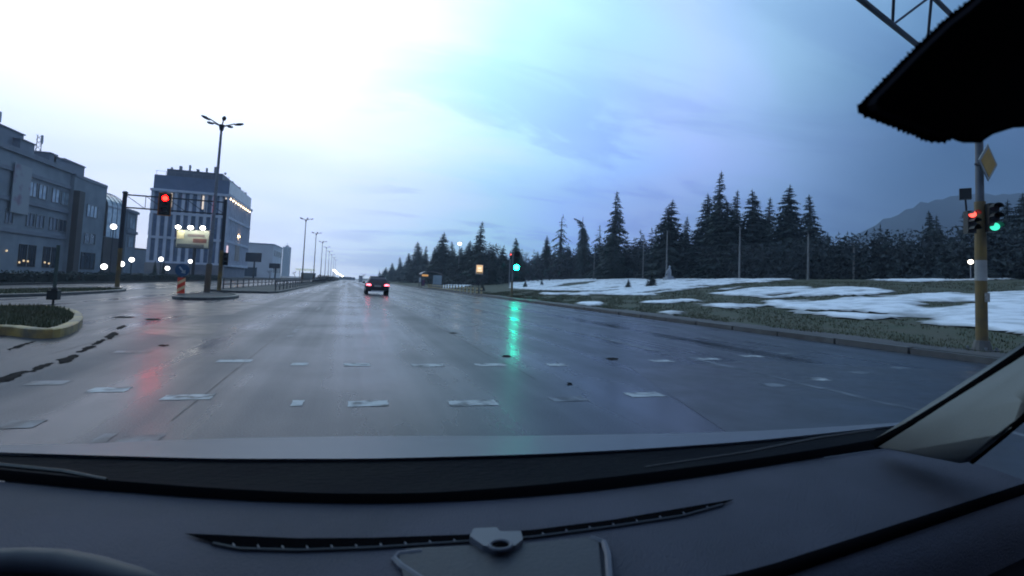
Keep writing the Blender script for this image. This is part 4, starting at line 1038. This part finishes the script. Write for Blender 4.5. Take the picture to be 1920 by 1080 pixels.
# trees and bits by the far road
for k, (px, yt, D, lab) in enumerate(((682, 509, 330, 'round hazy bare tree above the dark car'), (552, 504, 190, 'hazy bare tree beside the lit canopy'), (505, 500, 160, 'bare tree by the smaller dark board'))):
    x, y, D = col_at(px, D=D); H = z_at(px, yt, D)
    t = thing('bare_tree', lab, 'tree', (x, y, 0), k); t.scale = (H*1.3, H*1.3, H); link('trunk', TB, t); link('crown', BARE[k], t)
x, y, D = col_at(676, D=200); t = thing('advert_panel', 'small white upright panel left of the dark car', 'sign', (x, y, .1), -YAW)
MB().box((0, 0, 1.1), (1.5, .3, 2.2)).build('panel', mat('white_panel2', (.5, .52, .54), .5), t); MB().box((0, 0, 2.3), (1.6, .35, .2)).build('cap', trimm, t)
# globe lamps
for px, py, D, lab in ((195, 500, 52, 'lowest round globe lamp before the office ground floor'), (228, 495, 56, 'small globe lamp beside the gantry post'), (247, 487, 62, 'large globe lamp left of the corner building'), (302, 486, 67, 'globe lamp at the corner building base, under the red signal'), (357, 490, 76, 'globe lamp beneath the floodlit billboard'), (314, 503, 70, 'low globe lamp near the blue arrow sign'), (213, 425, 54, 'high lamp shining before the curved glass')):
    q = at(px, py, D)
    t = thing('globe_lamp', lab, 'lamp post', (q.x, q.y, .1), 0, 'round globe lamps along the far footway')
    MB().tube((0, 0, 0), (0, 0, q.z-.3), .05, n=8).build('post', steel_dark, t); MB().ell((0, 0, q.z-.1), (.27, .27, .27), 14, 10).build('globe', e_white, t, True)
# cypress bushes at the corner building
for px, yt, lab in ((290, 488, 'dark slim cypress bush below the corner building, first of two'), (306, 489, 'dark slim cypress bush below the corner building, second of two')):
    x, y, D = col_at(px, D=64, py=510); H = z_at(px, yt, D)
    t = thing('cypress_bush', lab, 'bush', (x, y, .1)); t.scale = (H*.7, H*.7, H); link('trunk', TR, t); link('crown', KINDS['dense'][0], t)

# ------------------------------------------------------------------ car ahead
x, y, D = col_at(707.5, D=41.5, py=550)
car = thing('car', 'dark estate car ahead with both tail lights lit', 'car', (x, y, 0))
def rsec(yy, w, z0, z1, r_=.12, tw=None):
    tw = w if tw is None else tw; pts = []
    for cx_, cz_, a0 in ((w-r_, z0+r_, -90), (tw-r_, z1-r_, 0), (-tw+r_, z1-r_, 90), (-w+r_, z0+r_, 180)):
        for k in range(4): a_ = radians(a0+30*k); pts.append((cx_+r_*cos(a_), yy, cz_+r_*sin(a_)))
    return pts
cp = mat('dark_wine_car_paint', (.028, .013, .020), .25, c2=(.032, .015, .022), scale=2, spec=.6)
body = MB().loft([rsec(0, .80, .40, .86), rsec(.06, .88, .32, .92), rsec(.3, .93, .26, .98), rsec(1.2, .94, .24, 1.0), rsec(3.0, .94, .24, .96), rsec(3.9, .90, .26, .88), rsec(4.45, .80, .34, .74)]).build('body', cp, car, True)
MB().loft([rsec(.12, .80, .90, .99, .04, .76), rsec(.45, .82, .90, 1.42, .08, .62), rsec(.9, .83, .90, 1.49, .1, .64), rsec(1.9, .83, .90, 1.48, .1, .64), rsec(2.5, .83, .90, 1.36, .1, .62), rsec(3.2, .82, .9, .96, .03, .78)]).build('cabin', cp, car, True)
MB().box((0, 1.3, 1.505), (1.2, 1.4, .03)).build('roof_panel', mat('pale_gloss_roof', (.16, .17, .20), .15), car)  # roof panel paler and glossier than the body paint
MB().add([(-.70, .17, 1.02), (.70, .17, 1.02), (.56, .425, 1.38), (-.56, .425, 1.38)], [(0, 1, 2, 3)]).build('rear_window', mat('car_glass', (.008, .01, .012), .08), car)
for s_ in (-1, 1):
    MB().ell((s_*.66, .06, .80), (.24, .08, .10), 12, 8).build('tail_light', e_tail, car)
    MB().box((s_*1.02, 2.65, .98), (.2, .12, .14)).build('door_mirror', cp, car)
    for yy in (.85, 3.6):
        wh = MB().tube((s_*.70, yy, .33), (s_*.935, yy, .33), .33, .33, 18).build('wheel', mat('tyre_rubber', (.012, .012, .013), .8), car)
        MB().tube((s_*.93, yy, .33), (s_*.95, yy, .33), .2, .18, 14).build('rim', galv, wh)
MB().box((0, -.03, .72), (.52, .02, .12)).build('number_plate', mat('plate', (.55, .5, .45), .4), car)
MB().loft([rsec(-.06, .80, .36, .56, .06), rsec(.10, .90, .34, .58, .06)]).build('bumper', mat('bumper_black', (.018, .015, .018), .5), car)
MB().box((0, -.05, .32), (1.0, .1, .10)).build('skid_plate', mat('silver_skid', (.55, .56, .60), .3), car)

# ------------------------------------------------------------------ our own car: bonnet, dashboard, screen, pillar, mirror
own = thing('own_car', 'dark dashboard, bonnet and windscreen pillar of the car we sit in', 'car interior', (0, 0, 0))
ZD = CZ-.27
dashm = mat('soft_grey_dashboard', (.054, .055, .076), .66, c2=(.040, .042, .058), scale=6, detail=9, bump=.35, bscale=420, spec=.15)
dash_d = mat('dark_dash_panel', (.030, .032, .042), .6, c2=(.024, .026, .034), scale=3, bump=.1, bscale=220, spec=.3)
rubber = mat('black_screen_edge', (.004, .004, .005), .7, spec=.0)
cowlm = mat('black_cowl_plastic', (.003, .004, .007), .85, c2=(.006, .007, .009), scale=5, bump=.3, bscale=60, spec=.03)
hoodm = mat('grey_blue_bonnet_paint', (.060, .070, .095), .42, c2=(.052, .062, .085), scale=1.5, spec=.5)
trimg = mat('pale_pillar_trim', (.165, .17, .162), .8, c2=(.135, .14, .135), scale=4, bump=.05, bscale=300, spec=.2)
def curve(pts, n=46, x0=-260, x1=None):
    pts = sorted(pts); xs_ = [p[0] for p in pts]; ys_ = [p[1] for p in pts]; x1 = x1 or xs_[-1]
    out = []
    for x_ in np.linspace(x0, x1, n):
        if x_ < xs_[0]: y_ = ys_[0] + (ys_[1]-ys_[0])/(xs_[1]-xs_[0])*(x_-xs_[0])
        else: y_ = np.interp(x_, xs_, ys_)
        out.append((x_, y_))
    yv = np.array([o[1] for o in out])
    for _ in range(2): yv[1:-1] = (yv[:-2]+2*yv[1:-1]+yv[2:])/4
    return [(o[0], v) for o, v in zip(out, yv)]
cA = curve([(0,903),(150,918),(320,932),(500,943),(700,947),(900,940),(1100,924),(1300,898),(1450,873),(1600,850),(1700,836),(1790,824)])
cB = curve([(0,880),(200,900),(400,915),(600,925),(800,925),(1000,910),(1200,888),(1400,862),(1560,838),(1660,820),(1790,796)])
cC = curve([(0,848),(150,853),(400,860),(700,860),(1000,852),(1200,842),(1400,828),(1560,811),(1660,800),(1790,784)])
cH = curve([(0,838),(200,830),(400,822),(700,817),(1000,817),(1300,812),(1500,805),(1660,797),(1790,789)])
A3 = [onz(x_, y_, ZD) for x_, y_ in cA]; B3 = [onz(x_, y_, ZD+.012) for x_, y_ in cB]
C3 = [onz(x_, y_, CZ-.32) for x_, y_ in cC]; H3 = [onz(x_, y_, CZ-.40) for x_, y_ in cH]
def strip(name, rows_, m, smooth=True):
    n = len(rows_[0]); mb = MB(); mb.add([p for r_ in rows_ for p in r_], [(k*n+i, k*n+i+1, (k+1)*n+i+1, (k+1)*n+i) for k in range(len(rows_)-1) for i in range(n-1)])
    return mb.build(name, m, own, smooth)
# dashboard top: back edge follows the screen, front edge rolls over at Y = 0.42
nA = len(A3); rows_ = []
xa, xb_ = A3[0].x, .95
Xs = np.linspace(-1.0, 1.02, 60)
def backY(X): return float(np.interp(X, [p.x for p in A3], [p.y for p in A3]))
def frontY(X): return .42 + .17*max(0.0, X-.38)
for k, t_ in enumerate(np.linspace(0, 1, 9)):
    rows_.append([Vector((X, backY(X)*(1-t_)+frontY(X)*t_, ZD+.004*sin(pi*t_)+.0)) for X in Xs])
for dy, dz_ in ((.012, -.002), (.026, -.008), (.038, -.020), (.044, -.036), (.047, -.06)):
    rows_.append([Vector((X, frontY(X)-dy, ZD+dz_)) for X in Xs])
dash = strip('dashboard', rows_, dashm)
strip('lower_dashboard', [[Vector((X, frontY(X)-0.035, ZD-.06)) for X in Xs], [Vector((X, frontY(X)-0.045, ZD-.13)) for X in Xs], [Vector((X, frontY(X)-0.120, ZD-.15)) for X in Xs], [Vector((X, frontY(X)-0.220, ZD-.17)) for X in Xs], [Vector((X, frontY(X)-0.280, ZD-.36)) for X in Xs]], mat('black_lower_dash', (.012, .013, .018), .8, spec=.05))
MB().path([(X, frontY(X)-.012, ZD+.001) for X in np.linspace(.2, 1.02, 16)], .0065, 8).build('edge_dark_line', rubber, dash, True)  # black tube drawing the dark line along the dash edge
strip('screen_seal', [[p+Vector((0, -.002, .002)) for p in A3], [a_.lerp(b_, .5)+Vector((0, 0, .006)) for a_, b_ in zip(A3, B3)], B3], rubber)
strip('cowl', [[p+Vector((0, .002, -.003)) for p in B3], [b_.lerp(c_, .35)+Vector((0, 0, -.012)) for b_, c_ in zip(B3, C3)], [b_.lerp(c_, .8)+Vector((0, 0, -.012)) for b_, c_ in zip(B3, C3)], [p+Vector((0, .004, -.006)) for p in C3]], cowlm)
def fwd(p, d_, z_): q = Vector((p.x, p.y, 0)).normalized(); return Vector((p.x, p.y, p.z)) + Vector((0, d_, z_))
strip('bonnet', [C3, [c_.lerp(h_, .35)+Vector((0, 0, .006)) for c_, h_ in zip(C3, H3)], [c_.lerp(h_, .7)+Vector((0, 0, .006)) for c_, h_ in zip(C3, H3)], H3, [fwd(p, .2, -.075) for p in H3], [fwd(p, .5, -.24) for p in H3], [fwd(p, .56, -.6) for p in H3]], hoodm)
# wiper parked in the cowl
wp = [onz(1210, 876, ZD+.01), onz(1400, 848, ZD+.012), onz(1530, 822, ZD+.012), onz(1640, 806, ZD+.016)]
MB().path(wp, [.0015, .002, .0025, .002], 6).build('wiper', blackp, own)
wp = [onz(-40, 868, ZD+.01), onz(120, 884, ZD+.012), onz(200, 899, ZD+.012)]
MB().path(wp, [.003, .003, .002], 6).build('wiper', blackp, own)
# demister slot: flat black sheet, recess shade put into its colour, with fins
up_ = [(345,1000),(420,1003),(560,1009),(700,1008),(875,1002),(1000,993),(1150,974),(1280,952),(1375,936)]
lo_ = [(1375,937),(1355,945),(1280,966),(1150,986),(1000,1006),(880,1014),(700,1026),(560,1031),(450,1028),(400,1018)]
slot = MB().add([onz(a_, b_, ZD+.0062) for a_, b_ in up_+lo_], [tuple(range(len(up_)+len(lo_)))]).build('demister_slot', rubber, dash)
fin = mat('slot_fin', (.09, .093, .12), .6)
for px in list(range(440, 880, 46))+list(range(1020, 1350, 44)):
    yl = float(np.interp(px, sorted(p[0] for p in lo_), [p[1] for p in sorted(lo_)])); yu = float(np.interp(px, [p[0] for p in up_], [p[1] for p in up_]))
    a_ = onz(px, yl-1, ZD+.007); b_ = onz(px-3, yl*.7+yu*.3, ZD+.007)
    MB().tube(a_, b_, .0008, n=4).build('fin', fin, slot)
MB().path([onz(a_, b_+1, ZD+.006) for a_, b_ in lo_[1:]], .0016, 5).build('slot_lip', dash_d, slot)
# centre tray panel and sensor pod
MB().extr([onz(a_, b_, ZD+.004) for a_, b_ in ((757,1092),(748,1048),(762,1036),(800,1033),(1000,1024),(1110,1012),(1122,1022),(1128,1092))], (0, 0, .0035)).build('centre_panel', dash_d, dash)
MB().path([onz(a_, b_, ZD+.006) for a_, b_ in ((795,1090),(752,1062),(739,1048),(748,1040),(790,1035))], .0032, 6).build('panel_rim', fin, dash)
MB().path([onz(a_, b_, ZD+.006) for a_, b_ in ((1108,1010),(1132,1018),(1140,1040),(1144,1095))], .0036, 6).build('panel_rim', fin, dash)
pod = MB().extr([onz(a_, b_, ZD+.006) for a_, b_ in ((888,1003),(930,1001),(938,1009),(976,1008),(980,1024),(966,1036),(930,1042),(905,1036),(880,1018))], (0, 0, .007)).build('sensor_pod', mat('pod_grey', (.085, .088, .11), .55, scale=6), dash)
sc = onz(938, 1024, ZD+.0135)
MB().path([sc+Vector((.011*cos(t_), .009*sin(t_), .001)) for t_ in np.linspace(0, 2*pi, 17)], .0018, 6).build('sensor_ring', fin, pod)
MB().ell(sc+Vector((0, 0, -.001)), (.0095, .0078, .003), 14, 6).build('sensor_lens', rubber, pod)
# instrument hood lip, lower left
MB().path([onz(a_, b_, ZD+.012) for a_, b_ in ((-120,1075),(-40,1056),(40,1052),(110,1055),(180,1067),(250,1085),(330,1112))], [.010, .011, .011, .011, .010, .009, .006], 10).build('instrument_hood', mat('hood_lip', (.02, .022, .035), .6), own, True)
# windscreen glass
wt = [Vector((p.x*.82+.02, .11, 1.56)) for p in B3]
gm_ = bpy.data.materials.new('windscreen_glass'); gm_.use_nodes = True; gt = gm_.node_tree; gt.nodes.clear()
tb = gt.nodes.new('ShaderNodeBsdfTransparent'); tb.inputs[0].default_value = (.955, .975, .97, 1); go_ = gt.nodes.new('ShaderNodeOutputMaterial'); gt.links.new(tb.outputs[0], go_.inputs[0])
strip('windscreen', [[b_+Vector((0, -.004, .004)) for b_ in B3], [b_.lerp(w_, .33)+Vector((0, .03, .02)) for b_, w_ in zip(B3, wt)], [b_.lerp(w_, .66)+Vector((0, .03, .02)) for b_, w_ in zip(B3, wt)], wt], gm_)
# right pillar trim: a swept section rising from the dash corner
base_out, base_in = at(1645, 838, .84), at(1822, 866, .72)
base_mid = at(1750, 876, .70)
top_out, top_in = at(1935, 655, .66), at(1935, 768, .52)
top_mid = at(1945, 730, .53)
far_o = base_out + (top_out-base_out)*3.0; far_i = base_in + (top_in-base_in)*3.0; far_m = base_mid+(top_mid-base_mid)*3.0
def pil(o_, m_, i_): return [o_, o_.lerp(m_, .5)+Vector((-.012, -.012, .012)), m_.lerp(i_, .5)+Vector((-.006, -.012, .006)), i_, i_+Vector((.06, .05, 0)), o_+Vector((.05, .04, 0))]
MB().loft([pil(base_out, base_mid, base_in), pil(base_out.lerp(top_out, .5), base_mid.lerp(top_mid, .5), base_in.lerp(top_in, .5)), pil(top_out, top_mid, top_in), pil(far_o, far_m, far_i)]).build('pillar_trim', trimg, own, True)
so_ = [at(1640, 833, .845), at(1700, 802, .80), at(1780, 754, .75), at(1860, 702, .70), at(1935, 652, .66)]
so_ += [so_[-1]+(so_[-1]-so_[-2])*5]
MB().path(so_, .0065, 8).build('pillar_seal', rubber, own, True)
MB().path([at(1822, 866, .715), at(1880, 818, .62), at(1935, 770, .515)], .003, 8).build('pillar_seal', rubber, own, True)
# mirror foot with toothed frit edge on the glass
npl = Vector((0, .738, .675)).normalized(); ppt = Vector((0, .64, .99))
def on_glass(px, py, back=0.0):
    r_ = ray(px, py); k = (ppt-npl*back-CAMP).dot(npl)/r_.dot(npl); return CAMP + r_*k
outl = [(1607,205),(1614,192),(1640,166),(1700,104),(1770,36),(1812,4),(1850,-30),(1960,-60),(1990,40),(1975,200),(1945,238),(1900,240),(1862,252),(1838,268),(1805,268),(1786,262),(1766,268),(1740,266),(1690,245),(1640,226),(1616,216)]
teeth = []
for i, p in enumerate(outl):
    q = outl[(i+1) % len(outl)]; L_ = math.hypot(q[0]-p[0], q[1]-p[1]); n = max(1, int(L_/9))
    nx_, ny_ = (q[1]-p[1])/L_, -(q[0]-p[0])/L_
    tooth = i < 5 or i >= 15
    for k in range(n):
        for s_, am in ((0, -2.0), (.5, 4.0)):
            t_ = (k+s_)/n; am_ = am*random.uniform(.25, 1.2) if tooth else 0
            teeth.append((p[0]+(q[0]-p[0])*t_+nx_*am_, p[1]+(q[1]-p[1])*t_+ny_*am_))
cen = (1850, 130)
tin = [(cen[0]+(p[0]-cen[0])*.85, cen[1]+(p[1]-cen[1])*.85) for p in teeth]
mb = MB().loft([[on_glass(*p, .0035) for p in tin], [on_glass(*p, .004) for p in teeth], [on_glass(*p, .006) for p in teeth], [on_glass(*p, .0065) for p in tin]], cap=False); mb.build('toothed_frit', rubber, own)
cen = (1850, 130)
def insc(k): return [(cen[0]+(p[0]-cen[0])*k, cen[1]+(p[1]-cen[1])*k) for p in outl]
MB().loft([[on_glass(*p, .0068) for p in insc(.93)], [on_glass(*p, .014) for p in insc(.92)], [on_glass(*p, .03) for p in insc(.86)]]).build('mirror_housing', mat('mirror_black', (.010, .010, .014), .8, scale=5, spec=0), own)
# cabin around the camera (roof, doors, bulkhead) so that the dashboard is lit only through the glass
liner = mat('grey_headlining', (.16, .155, .15), .9, bump=.1, bscale=200)
MB().box((.08, -.95, 1.60), (1.7, 2.14, .04)).build('roof', liner, own)
for sx in (-.78, .98): MB().box((sx, -.9, .82), (.06, 2.4, .40)).build('door_panel', dash_d, own)
MB().box((.1, -2.0, 1.0), (1.7, .08, 1.1)).build('rear_bulkhead', dash_d, own)
MB().box((.1, -.9, .45), (1.7, 2.3, .06)).build('cabin_floor', dash_d, own)
MB().path([(-.80, .52, ZD), (-.76, .3, 1.3), (-.72, .1, 1.58)], .035, 8).build('pillar_trim', trimg, own)

# ------------------------------------------------------------------ haze
HZ = True
if HZ:
    hzm = bpy.data.materials.new('morning_haze'); hzm.use_nodes = True; hzm.cycles.volume_sampling = 'DISTANCE'; ht = hzm.node_tree; ht.nodes.clear()
    pv = ht.nodes.new('ShaderNodeVolumePrincipled'); pv.inputs['Color'].default_value = (.62, .77, .98, 1); pv.inputs['Density'].default_value = .0006; pv.inputs['Anisotropy'].default_value = .45
    ho = ht.nodes.new('ShaderNodeOutputMaterial'); ht.links.new(pv.outputs[0], ho.inputs['Volume'])
    hb_ = MB().box((700, 560, 124), (4200, 1440, 252)).build('haze', hzm); tag(hb_, 'thin blue morning haze over the road', 'haze', kind='stuff')
